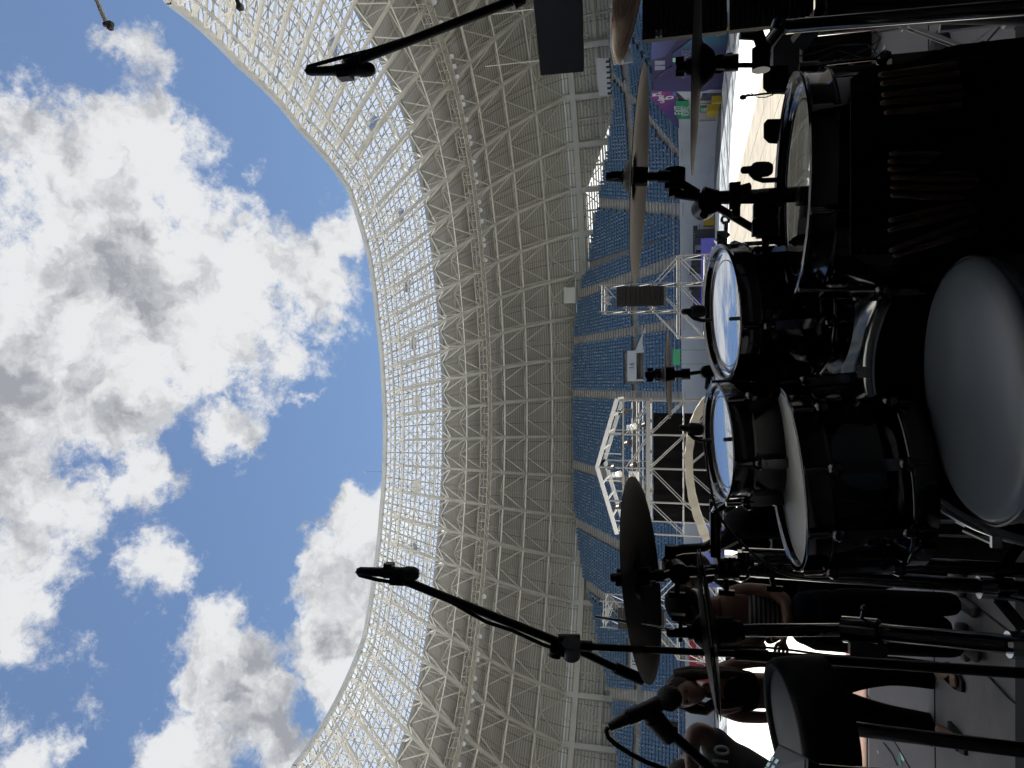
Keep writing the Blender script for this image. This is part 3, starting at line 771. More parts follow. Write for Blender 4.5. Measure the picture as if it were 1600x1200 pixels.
# rack toms, floor tom, snare
nA = disc_n(1135, 490, .27, -3.5); cA = PZ(1135, 490, 1.62)
tomA = drum('rack_tom', 'right-hand black rack tom whose glossy head mirrors clouds', 'rack toms', cA, nA, .150, .205, M_mirror, 6, dots=True)
nB = disc_n(1131, 690, .245, -3.0); cB = PZ(1131, 690, 1.58)
tomB = drum('rack_tom', 'left-hand black rack tom just behind the snare drum', 'rack toms', cB, nB, .126, .185, M_mirror, 6, dots=True)
nF = disc_n(1247, 296, .155, -3.2); cF = PZ(1247, 296, 1.345)
flo = drum('floor_tom', 'large black floor tom at the right with a smoky mirror head', None, cF, nF, .200, .40, M_floorhead, 8, dots=True)
nS = disc_n(1240, 744, .17, -3.6); cS = PZ(1239, 744, 1.40)
sn = drum('snare_drum', 'deep black snare drum with a white coated head', None, cS, nS, .174, .185, M_headw, 10)
# snare badge, strainer
lg = MB(); x_, y_, z_, _l = frame(cS, cS + nS)
def on_drum(c, n, r, px, py, h):
    "point on a shell: direction towards the picture point, height h along the axis"
    v = PZ(px, py, (c - CAM).dot(FWD)) - c; v = (v - n * v.dot(n)).normalized(); return c + v * r + n * h, v
# floor tom legs
for a in (20, 140, 262):
    x, y, z, _l = frame(cF, cF + nF); rd = x * math.cos(R(a)) + y * math.sin(R(a)); p = cF + rd * .215 - nF * .12
    f = Vector((p.x + rd.x * .03, p.y + rd.y * .03, ZR + .03)); l = MB(); l.tube(p, f, .006, n=8); l.tube(f + Vector((0, 0, .04)), f - Vector((0, 0, .03)), .011, .016, n=8); l.build('leg', M_hoop, flo)
    l = MB(); l.box(p - nF * .03 - rd * .005, (.03, .03, .06)); l.build('leg_bracket', M_hoop, flo)
# bass drum
nBd = Vector((0.04, -1, .02)).normalized(); cBd = Vector((0.02, 1.43, ZR + .285))
bd = empty('bass_drum', (cBd.x, cBd.y, ZR), 'black bass drum with silver hoops low behind the rack toms', 'drum')
s_ = MB(); s_.lathe(cBd, nBd, [(.285, 0), (.285, -.40)], n=64); s_.build('shell', mat('bass_shell', (.22, .23, .25), .12, metal=.9), bd)
for o in (0, -.42):
    h = MB(); h.lathe(cBd + nBd * o, nBd, [(.285, .022), (.300, .024), (.304, .015), (.304, -.015), (.300, -.022), (.285, -.02)], n=72); h.build('hoop', mat('silver_hoop', (.5, .52, .55), .2, metal=1), bd)
h = MB(); h.lathe(cBd, nBd, [(.286, .006), (.0005, .006)], n=64); h.build('drum_head', M_black, bd)
for k in range(10):
    a = 2 * math.pi * (k + .5) / 10; rd = Vector((1, 0, 0)) * math.cos(a) + Vector((0, 0, 1)) * math.sin(a); l = MB()
    p = cBd + rd * .315; l.tube(p + nBd * .03, p - nBd * .12, .004, n=6); l.box(p + nBd * .03 - rd * .006, (.020, .010, .016)); l.box(p - nBd * .14 - rd * .018, (.016, .05, .014)); l.build('claw', M_chrome, bd)
bdg = MB(); pb = PZ(1311, 565, 1.75); bdg.box(pb, (.03, .012, .03)); 

# ---------------------------------------------------------------- cymbals and stands
def cym_mat(name, c1, c2, rough=.28, lam=90, metal=1.0, spec=.5):
    m_ = bpy.data.materials.new(name); m_.use_nodes = True; N = m_.node_tree.nodes; L = m_.node_tree.links; b = N['Principled BSDF']
    b.inputs['Metallic'].default_value = metal; b.inputs['Roughness'].default_value = rough; b.inputs['Specular IOR Level'].default_value = spec;     tc = N.new('ShaderNodeUVMap'); mp = N.new('ShaderNodeMapping'); mp.inputs['Scale'].default_value = (70, 5, 1); L.new(tc.outputs[0], mp.inputs[0]); n = N.new('ShaderNodeTexNoise'); n.inputs['Scale'].default_value = 1; n.inputs['Detail'].default_value = 6; n.inputs['Roughness'].default_value = .65; L.new(mp.outputs[0], n.inputs['Vector'])
    cr = N.new('ShaderNodeValToRGB'); cr.color_ramp.elements[0].position = .42; cr.color_ramp.elements[0].color = (*c2, 1); cr.color_ramp.elements[1].position = .58; cr.color_ramp.elements[1].color = (*c1, 1)
    L.new(n.outputs['Fac'], cr.inputs[0]); L.new(cr.outputs[0], b.inputs['Base Color'])
    uv = N.new('ShaderNodeUVMap'); sx = N.new('ShaderNodeSeparateXYZ'); L.new(uv.outputs[0], sx.inputs[0])
    mu = N.new('ShaderNodeMath'); mu.operation = 'MULTIPLY'; mu.inputs[1].default_value = lam; L.new(sx.outputs['X'], mu.inputs[0])
    si = N.new('ShaderNodeMath'); si.operation = 'SINE'; L.new(mu.outputs[0], si.inputs[0])
    ad = N.new('ShaderNodeMath'); ad.operation = 'MULTIPLY_ADD'; L.new(n.outputs['Fac'], ad.inputs[0]); ad.inputs[1].default_value = 3.0; L.new(si.outputs[0], ad.inputs[2])
    bp = N.new('ShaderNodeBump'); bp.inputs['Strength'].default_value = .05; bp.inputs['Distance'].default_value = .0012; L.new(ad.outputs[0], bp.inputs['Height']); L.new(bp.outputs[0], b.inputs['Normal'])
    return m_
M_cym = cym_mat('cymbal_dark', (.011, .009, .008), (.004, .0035, .003), .5, 500, 0.0, .06)
M_cymb = cym_mat('cymbal_raw', (.034, .030, .026), (.007, .006, .005), .42, 420, .0, .12)
M_cymg = cym_mat('cymbal_gold', (.85, .52, .30), (.22, .12, .07), .27, 260)
def cymbal(name, label, c, n, r, m_, bell=.022, bow=.016, flip=False, group='cymbals', off=0.0):
    n = Vector(n).normalized(); s = -1 if flip else 1
    prof_ = [(.006, bow + bell), (r * .06, bow + bell), (r * .12, bow + bell * .85), (r * .17, bow + bell * .4), (r * .2, bow + bell * .08)]
    prof_ += [(r * t, bow * (1 - t * t * .98)) for t in (.24, .35, .5, .65, .8, .92, 1.0)]
    b = MB(); c = Vector(c); pr = [(a, h * s) for a, h in prof_]; uvs = []
    th = .0012
    full = pr + [(r, pr[-1][1] - th)] + [(a, h - th) for a, h in pr[::-1]]
    b.lathe(c, n, full, n=96)
    uvs = [(rr, abs(_ - 48) / 48) for (rr, hh) in full for _ in range(96)]
    o = b.build(name, m_, None, uvs=uvs)
    o.location = c; 
    o.data.transform(Matrix.Translation(-c))
    return tag(o, label, 'cymbal', group)
def fixings(e, c, n, top=.045, low=.07, r=.011):
    n = Vector(n).normalized(); w = MB()
    w.tube(c + n * .016, c + n * (.016 + .022), .019, .017, n=20); w.build('felt_washer', M_rubber, e)
    w = MB(); w.tube(c + n * .038, c + n * (.038 + top * .7), .013, .010, n=16); x, y, z, _l = frame(c, c + n)
    for s in (-1, 1): w.box(c + n * .052 + x * s * .014, (.016, .006, .018)); 
    w.build('wing_nut', M_blackm, e)
    w = MB(); w.tube(c + n * .01, c - n * .018, .021, .021, n=20); w.tube(c - n * .018, c - n * low * .6, r, n=16); w.tube(c - n * low * .6, c - n * low, r * 1.35, n=16); w.build('sleeve', M_blackm, e)
# 1 big dark crash on the left
c1 = PZ(1004, 901, 1.64); n1 = disc_n(1004, 901, .185, -2.2, up=False)
cymbal('crash_cymbal', 'large dark crash cymbal left of centre, its flat underside showing', c1, n1, .2285, M_cym, bow=.012)
# 2 crash on the right of the middle
c2 = PZ(1000, 276, 1.56); n2 = disc_n(1000, 276, .075, 0, up=False)
cymbal('crash_cymbal', 'grey bronze crash cymbal level above the floor tom', c2, n2, .2285, M_cymb, bow=.014)
# 3 edge-on china at the far right
c3 = PZ(1086, 103, 1.55); n3 = disc_n(1086, 103, .03, -4.5, up=False)
cymbal('china_cymbal', 'edge-on cymbal at the right with its bell turned down', c3, n3, .2285, M_cymb, bell=.03, bow=.012, flip=True)
# 4 warm bronze one cut by the frame
c4 = PZ(992, -75, 1.32); n4 = disc_n(992, -75, .15, 5, up=False)
cymbal('crash_cymbal', 'shiny golden cymbal at the upper right edge of the picture', c4, n4, .190, M_cymg, bow=.012)
# 5 small splash
c5 = PZ(1045, 585, 2.05); n5 = disc_n(1045, 585, .06, -1.5, up=False)
cymbal('splash_cymbal', 'small splash cymbal standing above the two rack toms', c5, n5, .128, M_cymb, bell=.018, bow=.010)
# hi-hat
cH = PZ(1107, 987, 1.575); nH = disc_n(1107, 987, .012, -2.2, up=True)
cymbal('hi_hat_cymbal', 'upper cymbal of the hi-hat pair', cH + nH * .003, nH, .178, M_cymb, bell=.02, bow=.012, group='hi-hat pair')
cymbal('hi_hat_cymbal', 'lower cymbal of the hi-hat pair', cH - nH * .003, -nH, .178, M_cymb, bell=.02, bow=.012, group='hi-hat pair')

def stand_tube(b, pts, r, n=12): b.path(pts, r, n=n)
def tripod(e, top, foot_z, spread=.33, m_=M_hoop, rot0=0.3, hub=.28):
    "double-braced legs below a vertical tube that ends at top"
    for k in range(3):
        a = rot0 + k * 2 * math.pi / 3; d = Vector((math.sin(a), math.cos(a), 0)); side = Vector((d.y, -d.x, 0))
        hubp = Vector((top.x, top.y, foot_z + hub)); low = Vector((top.x, top.y, foot_z + .07)); ft = Vector((top.x, top.y, foot_z + .012)) + d * spread
        for s in (-1, 1):
            l = MB(); l.bar(hubp + side * .012 * s + d * .018, ft + side * .012 * s, .004, .02, caps=True); l.build('leg', m_, e)
        mid = hubp.lerp(ft, .52); l = MB(); l.bar(low + d * .018, mid, .012, .005, caps=True); l.build('leg_brace', m_, e)
        f = MB(); f.sphere(ft, .02, .02, .014, n=10); f.build('rubber_foot', M_rubber, e)
    c = MB(); c.tube(Vector((top.x, top.y, foot_z + hub - .03)), Vector((top.x, top.y, foot_z + hub + .035)), .024, n=18); c.build('hub', M_chrome, e)
# hi-hat stand
hb = Vector((cH.x, cH.y, ZR)); axis_top = PZ(930, 963, 1.62)
hs = empty('hi_hat_stand', hb, 'chrome black hi-hat stand with a thin pull rod rising over the pair', 'stand')
base = PZ(1562, 1006, 1.30); base = Vector((base.x, base.y, ZR + .30))
t1 = cH - nH * .055; 
b = MB(); b.tube(axis_top, cH + nH * .045, .0035, n=10); b.build('pull_rod', M_chrome, hs)
b = MB(); b.tube(cH + nH * .02, cH + nH * .045, .017, n=18); b.tube(cH + nH * .045, cH + nH * .09, .012, .009, n=18); b.tube(cH + nH * .06 - RGT * .02, cH + nH * .06 + RGT * .03, .004, n=8); b.box(cH + nH * .065 + RGT * .035, (.012, .02, .03)); b.build('clutch', M_blackm, hs)
b = MB(); b.tube(t1, t1 - nH * -.035, .030, n=24); b.tube(t1, t1 - nH * .02, .024, .019, n=24); b.build('seat_cup', M_rubber, hs)
mid_ = PZ(1330, 984, 1.50)
b = MB(); b.tube(t1 - nH * .02, mid_, .0135, n=20); b.build('upper_tube', M_hoop, hs)
b = MB(); b.tube(mid_, base, .0175, n=20); b.build('lower_tube', M_hoop, hs)
ax = (base - mid_).normalized()
b = MB(); b.tube(mid_ - ax * .015, mid_ + ax * .055, .027, n=20); b.box(mid_ + ax * .03 + Vector((-.03, -.01, 0)), (.03, .022, .07)); b.tube(mid_ + ax * .02 + RGT * .02, mid_ + ax * .02 + RGT * .045 - FWD * .01, .004, n=8); b.sphere(mid_ + ax * .02 + RGT * .05 - FWD * .012, .008, n=8); b.build('height_clamp', M_hoop, hs)
b = MB(); b.tube(base, Vector((base.x, base.y, ZR + .05)), .012, n=14); b.build('pull_housing', M_hoop, hs)
tripod(hs, base, ZR, .36, M_hoop, .5, .30)
b = MB(); b.box((base.x + .02, base.y - .16, ZR + .06), (.09, .30, .015), Matrix.Rotation(R(14), 3, 'X')); b.box((base.x, base.y, ZR + .02), (.10, .12, .03)); b.build('foot_pedal', M_hoop, hs)
# ---------------------------------------------------------------- remaining hardware
def clamp(b, c, ax, r=.024, l=.04, wing=None):
    ax = Vector(ax).normalized(); b.tube(c - ax * l / 2, c + ax * l / 2, r, n=16)
    if wing is not None:
        w = Vector(wing).normalized(); b.tube(c + w * r * .8, c + w * (r + .03), .006, n=10); x, y, z, _l = frame(c, c + w); b.box(c + w * (r + .03), (.012, .012, .036))
# stand of the left crash: post from the floor, tilter, holding the tom arms too
s1 = empty('cymbal_stand', (c1.x, c1.y, ZR), 'straight black stand holding the large dark left crash cymbal', 'stand', 'cymbal stands')
fixings(s1, c1, n1, top=.05, low=.05)
j1 = PZ(1058, 893, 1.66)
b = MB(); b.tube(c1 - n1 * .045, j1, .010, n=14); b.build('tilter_rod', M_blackm, s1)
b = MB(); clamp(b, j1, FWD, .024, .05, -RGT); b.tube(j1, j1 - UPV * .05, .013, n=12); b.build('tilter', M_blackm, s1)
ft1 = Vector((j1.x, j1.y + .02, ZR + .02))
k1 = PZ(1135, 888, 1.66); k2 = PZ(1200, 884, 1.66)
b = MB(); b.tube(j1 - UPV * .04, k1, .0125, n=14); b.tube(k1, ft1, .016, n=16); b.build('post', M_hoop, s1)
b = MB(); clamp(b, k1, UPV, .026, .05, RGT * -1); clamp(b, k2, UPV, .028, .06, FWD * -1 - RGT); b.build('height_clamp', M_blackm, s1)
tripod(s1, ft1, ZR, .34, M_hoop, 1.0, .26)
# tilted arm above the left crash stand seen behind (bent black bracket)
b = MB(); b.path([PZ(1052, 862, 1.75), PZ(1066, 858, 1.75), PZ(1100, 856, 1.75), PZ(1112, 850, 1.73)], .012, n=10); b.tube(PZ(1048, 852, 1.75), PZ(1048, 873, 1.75), .014, n=12); b.build('side_bracket', M_blackm, s1)
# rack tom holders: multi clamps near the snare
th = empty('tom_holder', (cB.x, cB.y, ZR), 'black arm and clamps gripping the left rack tom beside the snare', 'tom holder')
b = MB(); b.tube(PZ(1118, 800, 1.66), PZ(1118, 870, 1.66), .012, n=14); b.tube(PZ(1160, 868, 1.62), PZ(1244, 872, 1.60), .018, n=16); b.tube(PZ(1118, 800, 1.66), PZ(1150, 778, 1.62), .008, n=10); b.build('arm', M_hoop, th)
b = MB()
for (x, y) in ((1144, 880), (1165, 872), (1196, 878), (1222, 884)): b.box(PZ(x, y, 1.62), (.03, .03, .034)); b.tube(PZ(x, y - 10, 1.6), PZ(x, y + 14, 1.6), .008, n=10)
b.build('clamp', M_hoop, th)
b = MB(); b.lathe(PZ(1158, 894, 1.6), FWD, [(.02, 0), (.024, .004), (.024, .010), (.02, .014)], n=20); b.build('ratchet', M_chrome, th)
b = MB(); b.tube(PZ(1244, 872, 1.60), Vector((PZ(1244, 872, 1.6).x, PZ(1244, 872, 1.6).y, ZR)), .016, n=14); b.build('post', M_hoop, th)
# stand of crash 2: sleeve, drum-shaped tilter, arm, big joint, lower tube
s2 = empty('cymbal_stand', (c2.x, c2.y, ZR), 'black jointed boom stand rising beside the floor tom under the grey bronze crash', 'stand', 'cymbal stands')
fixings(s2, c2, n2, top=.05, low=.065, r=.010)
a1 = PZ(1055, 282, 1.56); a2 = PZ(1056, 303, 1.55); a3 = PZ(1103, 322, 1.52); a4 = PZ(1120, 306, 1.5); a5 = PZ(1205, 304, 1.48)
b = MB(); b.tube(c2 - n2 * .06, a1, .0055, n=12); b.build('rod', M_blackm, s2)
b = MB(); b.tube(PZ(1055, 264, 1.56), PZ(1055, 296, 1.56), .022, n=20); b.tube(PZ(1055, 296, 1.555), PZ(1055, 308, 1.555), .014, n=14); b.build('tilter', M_blackm, s2)
b = MB(); b.tube(a2, PZ(1098, 309, 1.53), .010, n=14); b.tube(PZ(1062, 285, 1.55), PZ(1090, 302, 1.53), .009, n=12); b.build('boom_arm', M_blackm, s2)
b = MB(); b.tube(a3 - FWD * .03, a3 + FWD * .03, .024, n=20); b.tube(PZ(1096, 306, 1.5), PZ(1118, 312, 1.5), .020, n=16); b.tube(PZ(1100, 315, 1.47), PZ(1100, 334, 1.46), .006, n=10); b.sphere(PZ(1100, 336, 1.46), .009, n=10); b.build('ratchet_joint', M_blackm, s2)
b = MB(); b.tube(PZ(1112, 309, 1.5), PZ(1186, 307, 1.48), .0135, .015, n=16); b.tube(PZ(1186, 307, 1.48), Vector((a5.x, a5.y, ZR)), .016, n=16); b.build('post', M_hoop, s2)
b = MB(); b.box(PZ(1148, 306, 1.48), (.05, .03, .022)); b.box(PZ(1150, 322, 1.48), (.045, .02, .016)); b.tube(PZ(1158, 295, 1.47), PZ(1172, 291, 1.47), .008, n=10); b.build('height_clamp', M_blackm, s2)
tripod(s2, Vector((a5.x, a5.y + .05, 0)), ZR, .32, M_hoop, .2, .26)
# second holder: bar running across from the joint to the rack tom
s3 = empty('tom_holder', (a5.x, a5.y, ZR), 'black flat bar and knurled clamp between the floor tom and the right rack tom', 'tom holder')
b = MB(); b.bar(PZ(1116, 321, 1.52), PZ(1182, 360, 1.5), .014, .014, caps=True); b.bar(PZ(1200, 366, 1.48), PZ(1222, 380, 1.47), .014, caps=True); b.build('arm', M_blackm, s3)
b = MB(); b.tube(PZ(1197, 300, 1.47), PZ(1197, 372, 1.49), .021, n=18); b.box(PZ(1195, 356, 1.47), (.03, .03, .05)); b.box(PZ(1195, 330, 1.46), (.03, .03, .045)); b.box(PZ(1212, 309, 1.44), (.03, .03, .03)); b.build('clamp', M_blackm, s3)
b = MB(); b.tube(PZ(1185, 340, 1.47), PZ(1188, 366, 1.47), .005, n=8); b.tube(PZ(1196, 372, 1.5), PZ(1196, 400, 1.58), .008, n=10); b.build('rod', M_hoop, s3)
# small bracket clipped at the rack tom
b = MB(); b.tube(PZ(1135, 346, 1.62), PZ(1133, 378, 1.62), .005, n=8); b.lathe(PZ(1134, 343, 1.62), FWD, [(.006, 0), (.011, .002), (.011, .006), (.006, .008)], n=16); b.box(PZ(1128, 374, 1.62), (.035, .02, .022)); b.tube(PZ(1120, 380, 1.62), PZ(1136, 364, 1.62), .009, n=10); b.build('wing_screw', M_chrome, tomA)
# china stand
s4 = empty('cymbal_stand', (c3.x, c3.y, ZR), 'black stand with a drum-shaped joint and lever under the edge-on cymbal', 'stand', 'cymbal stands')
fixings(s4, c3 - n3 * .02, n3, top=.03, low=.07, r=.013)
b = MB(); b.tube(c3 - n3 * .05, PZ(1120, 99, 1.55), .019, n=18); b.tube(PZ(1120, 99, 1.55), PZ(1145, 103, 1.55), .013, n=14); b.box(PZ(1140, 90, 1.55), (.016, .012, .012)); b.build('bell_cup', M_blackm, s4)
b = MB(); b.tube(PZ(1145, 102, 1.55), PZ(1178, 102, 1.55), .0055, n=12); b.build('rod', M_blackm, s4)
b = MB(); b.tube(PZ(1189, 76, 1.55), PZ(1189, 110, 1.55), .019, n=20); b.tube(PZ(1184, 52, 1.55), PZ(1192, 76, 1.55), .013, n=12); b.tube(PZ(1156, 56, 1.55), PZ(1184, 56, 1.55), .008, .010, n=12); b.build('tilter', M_blackm, s4)
b = MB(); b.tube(PZ(1195, 75, 1.55), PZ(1216, 48, 1.6), .014, n=12); b.tube(PZ(1216, 48, 1.6), PZ(1220, 36, 1.6), .02, n=12); b.tube(PZ(1218, 42, 1.62), PZ(1640, 8, 1.30), .015, n=14); b.build('post', M_hoop, s4)
# splash stand
s5 = empty('cymbal_stand', (c5.x, c5.y, ZR), 'slim rod and ball joint carrying the small splash cymbal', 'stand', 'cymbal stands')
fixings(s5, c5, n5, top=.04, low=.06, r=.012)
b = MB(); b.tube(c5 - n5 * .05, PZ(1097, 581, 2.05), .0055, n=12); b.build('rod', M_blackm, s5)
b = MB(); b.lathe(PZ(1105, 581, 2.04), FWD, [(.005, -.02), (.019, -.016), (.019, .016), (.005, .02)], n=20); b.tube(PZ(1108, 583, 2.04), PZ(1106, 606, 2.0), .009, n=12); b.build('joint', M_blackm, s5)
b = MB(); q = PZ(1106, 606, 2.0); b.tube(q, Vector((q.x, q.y, ZR)), .013, n=14); b.build('post', M_hoop, s5)
# ---------------------------------------------------------------- throne
nT = disc_n(1513, 611, .335, -4.0); cT = PZ(1513, 611, 1.075)
th_ = empty('drum_throne', (cT.x, cT.y, ZR), 'round padded drum throne in black leather in the foreground', 'stool')
M_leather = mat('leather', (0.092, 0.113, 0.145), 0.36, noise=.07, nscale=5, bump=.10, bscale=9, sheen=.1, rvar=.05)
rT = .198
b = MB(); b.lathe(cT, nT, [(rT * .985, -.032), (rT, -.024), (rT, -.016), (rT * .985, -.008), (rT * .95, .000), (rT * .88, .005), (rT * .7, .009), (rT * .4, .011), (.0005, .0115)], n=96); b.build('seat_cushion', M_leather, th_)
b = MB(); b.lathe(cT - nT * .010, nT, [(rT * 1.0, .004), (rT * 1.014, .0), (rT * 1.0, -.004)], n=96); b.build('piping', M_leather, th_)
b = MB(); b.lathe(cT - nT * .03, nT, [(rT * .985, .0), (rT * 1.0, -.02), (rT * .98, -.07), (rT * .9, -.078), (.0005, -.078)], n=72); b.build('side_band', mat('vinyl_side', (.02, .02, .022), .5), th_)
b = MB(); b.tube(cT - nT * .1, Vector((cT.x, cT.y, ZR + .12)), .018, n=16); b.build('post', M_hoop, th_)
tripod(th_, cT, ZR, .27, M_hoop, .2, .22)
# ---------------------------------------------------------------- microphones
M_mic = mat('mic_black', (.018, .018, .02), .45, metal=.2)
M_grille = mat('mic_grille', (.03, .03, .032), .5, metal=.7, bump=.8, bscale=600)
def mic_body(e, head, tail, rb=.018, rg=.026, glen=.045):
    "handheld-type microphone from grille end to cable end"
    head = Vector(head); tail = Vector(tail); a = (tail - head).normalized(); L_ = (tail - head).length
    b = MB(); b.lathe(head, a, [(.0005, 0), (rg * .55, .002), (rg * .9, .008), (rg, .018), (rg, glen - .006), (rg * .85, glen)], n=24); b.build('grille', M_grille, e)
    b = MB(); b.lathe(head, a, [(rg * .85, glen), (rb, glen + .008), (rb, L_ * .55), (rb * .8, L_ * .6), (rb * .74, L_ * .8), (rb * .72, L_ * .82), (rb * .72, L_ * .94), (rb * .4, L_)], n=24); b.build('body', M_mic, e)
# upper boom
m1 = empty('boom_microphone', PZ(545, 108, 1.25), 'black microphone and boom arm reaching in from the upper right corner', 'microphone', 'overhead microphones')
h1 = PZ(587, 108, 1.24); t1_ = PZ(478, 112, 1.24)
mic_body(m1, h1, t1_, .0105, .0125, .032)
b = MB(); b.box(PZ(540, 120, 1.24), (.008, .02, .024)); b.build('switch_pad', M_mic, m1)
e1 = PZ(552, 98, 1.25); f1 = PZ(820, -6, 1.25)
b = MB(); b.tube(e1, f1, .0072, .0085, n=12); b.build('boom_arm', M_black, m1)
b = MB(); b.tube(PZ(540, 105, 1.24), PZ(566, 90, 1.25), .012, .010, n=14); b.box(PZ(552, 100, 1.245), (.02, .02, .03)); b.build('clip', M_mic, m1)
b = MB(); b.path([t1_, PZ(482, 104, 1.24), PZ(500, 99, 1.24), PZ(540, 88, 1.245), PZ(575, 80, 1.25), PZ(630, 62, 1.25), PZ(680, 50, 1.25), PZ(740, 25, 1.25), PZ(800, 2, 1.25)], .0034, n=8); b.build('cable', M_rubber, m1)
b = MB(); b.tube(PZ(800, 5, 1.25), PZ(816, -4, 1.25), .014, n=14); b.build('boom_clamp', M_mic, m1)
# left boom with its tall stand
m2 = empty('boom_microphone', Vector((PZ(1500, 1046, 1.75).x, PZ(1500, 1046, 1.75).y, ZR)), 'black microphone on a long boom and straight stand left of the hi-hat', 'microphone', 'overhead microphones')
h2 = PZ(656, 897, 1.5); t2_ = PZ(557, 892, 1.5)
mic_body(m2, h2, t2_, .0125, .0150, .034)
b = MB(); b.box(PZ(608, 887, 1.5), (.02, .02, .018)); b.box(PZ(622, 904, 1.5), (.024, .022, .03)); b.build('clip', M_mic, m2)
b = MB(); b.tube(PZ(628, 906, 1.5), PZ(895, 1012, 1.58), .0090, .0095, n=12); b.tube(PZ(895, 1012, 1.58), PZ(962, 1044, 1.6), .0085, n=12); b.build('boom_arm', M_black, m2)
b = MB(); b.tube(PZ(960, 1043, 1.6), PZ(1004, 1062, 1.61), .013, n=16); b.build('counterweight', M_black, m2)
b = MB(); b.path([t2_, PZ(562, 899, 1.5), PZ(590, 906, 1.5), PZ(640, 914, 1.5), PZ(700, 938, 1.51), PZ(760, 972, 1.52), PZ(800, 985, 1.54), PZ(850, 1008, 1.56), PZ(890, 1020, 1.58)], .0042, n=8); b.build('cable', M_rubber, m2)
b = MB(); b.tube(PZ(893, 1005, 1.55), PZ(893, 1024, 1.57), .020, n=18); b.box(PZ(880, 1012, 1.57), (.03, .03, .05)); b.tube(PZ(868, 1018, 1.55), PZ(866, 1026, 1.55), .014, n=12); b.tube(PZ(872, 1000, 1.58), PZ(906, 1000, 1.58), .013, n=12); b.tube(PZ(905, 1009, 1.58), PZ(925, 1010, 1.58), .012, n=12); b.build('joint', M_mic, m2)
p_a = PZ(915, 1010, 1.58); p_b = PZ(1150, 1022, 1.62)
p_c = Vector((PZ(1590, 1049, 1.5).x, p_b.y, ZR))
b = MB(); b.tube(p_a, p_b, .0078, n=12); b.build('upper_pole', M_black, m2)
b = MB(); b.tube(p_b, PZ(1600, 1052, 1.36), .0105, n=14); b.tube(p_b, p_b + (PZ(1600, 1052, 1.36) - p_b).normalized() * .07, .0135, n=14); b.build('lower_pole', M_black, m2)
q = PZ(1600, 1052, 1.36)
b = MB(); b.tube(q, Vector((q.x, q.y, ZR + .02)), .0105, n=12); b.lathe(Vector((q.x, q.y, ZR)), (0, 0, 1), [(.13, 0), (.13, .012), (.02, .02)], n=32, cap=True); b.build('round_base', M_black, m2)
# lower left microphone
m3 = empty('boom_microphone', PZ(1010, 1110, 1.0), 'black microphone on a short boom at the lower left edge of the picture', 'microphone', 'overhead microphones')
h3 = PZ(1058, 1086, 1.0); t3_ = PZ(950, 1137, 1.0)
b = MB(); b.sphere(PZ(1046, 1091, 1.0), .0175, .0175, .0175, n=24); b.build('grille', M_grille, m3)
b = MB(); b.tube(PZ(1036, 1096, 1.0), PZ(1000, 1113, 1.0), .0105, n=20); b.tube(PZ(1000, 1113, 1.0), PZ(981, 1121, 1.0), .0112, n=20); b.tube(PZ(981, 1121, 1.0), PZ(952, 1136, 1.0), .010, .006, n=16); b.build('body', M_mic, m3)
b = MB(); b.tube(PZ(1012, 1112, 1.0), PZ(1030, 1126, 1.0), .013, .012, n=14); b.tube(PZ(1020, 1120, 1.0), PZ(1046, 1150, 1.01), .014, .014, n=14); b.box(PZ(1048, 1140, 1.01), (.016, .016, .02)); b.build('clip', M_mic, m3)
b = MB(); b.tube(PZ(1044, 1142, 1.01), PZ(1120, 1210, 1.04), .0075, n=12); b.build('boom_arm', M_black, m3)
b = MB(); b.path([t3_, PZ(947, 1142, 1.0), PZ(950, 1152, 1.0), PZ(962, 1163, 1.0), PZ(985, 1178, 1.0), PZ(1010, 1191, 1.0), PZ(1040, 1202, 1.0), PZ(1080, 1220, 1.0)], .0034, n=8); b.build('cable', M_rubber, m3)
# clip-on drum microphones
def tom_mic(label, cx, y, x0, x1, z, hook, ang=0):
    e = empty('drum_microphone', PZ(cx, y, z), label, 'microphone', 'clip-on drum microphones')
    a = PZ(x1, y, z); t = PZ(x0, y + ang, z); ax_ = (t - a).normalized()
    b = MB(); L_ = (t - a).length
    b.lathe(a, ax_, [(.0005, 0), (.010, .002), (.0135, .008), (.0145, .016), (.0145, L_ * .52), (.012, L_ * .62), (.0075, L_ * .68), (.0068, L_ * .95), (.004, L_)], n=22); b.build('capsule', M_grille, e)
    b = MB(); b.path([PZ(px, py, z + dz) for px, py, dz in hook], .0048, n=8); b.build('gooseneck', M_mic, e); return e
tom_mic('small black clip-on microphone over the right rack tom', 1085, 486, 1065, 1104, 1.66, [(1076, 490, 0), (1084, 497, 0), (1096, 501, 0), (1110, 500, .02)], 1)
tom_mic('small black clip-on microphone over the left rack tom', 1085, 672, 1061, 1100, 1.62, [(1076, 676, 0), (1084, 684, 0), (1096, 689, 0), (1110, 688, .02)], -4)
tom_mic('black clip-on microphone on a bent neck over the floor tom', 1185, 264, 1158, 1207, 1.36, [(1172, 270, 0), (1180, 278, 0), (1192, 282, 0), (1218, 281, .01)], 2)
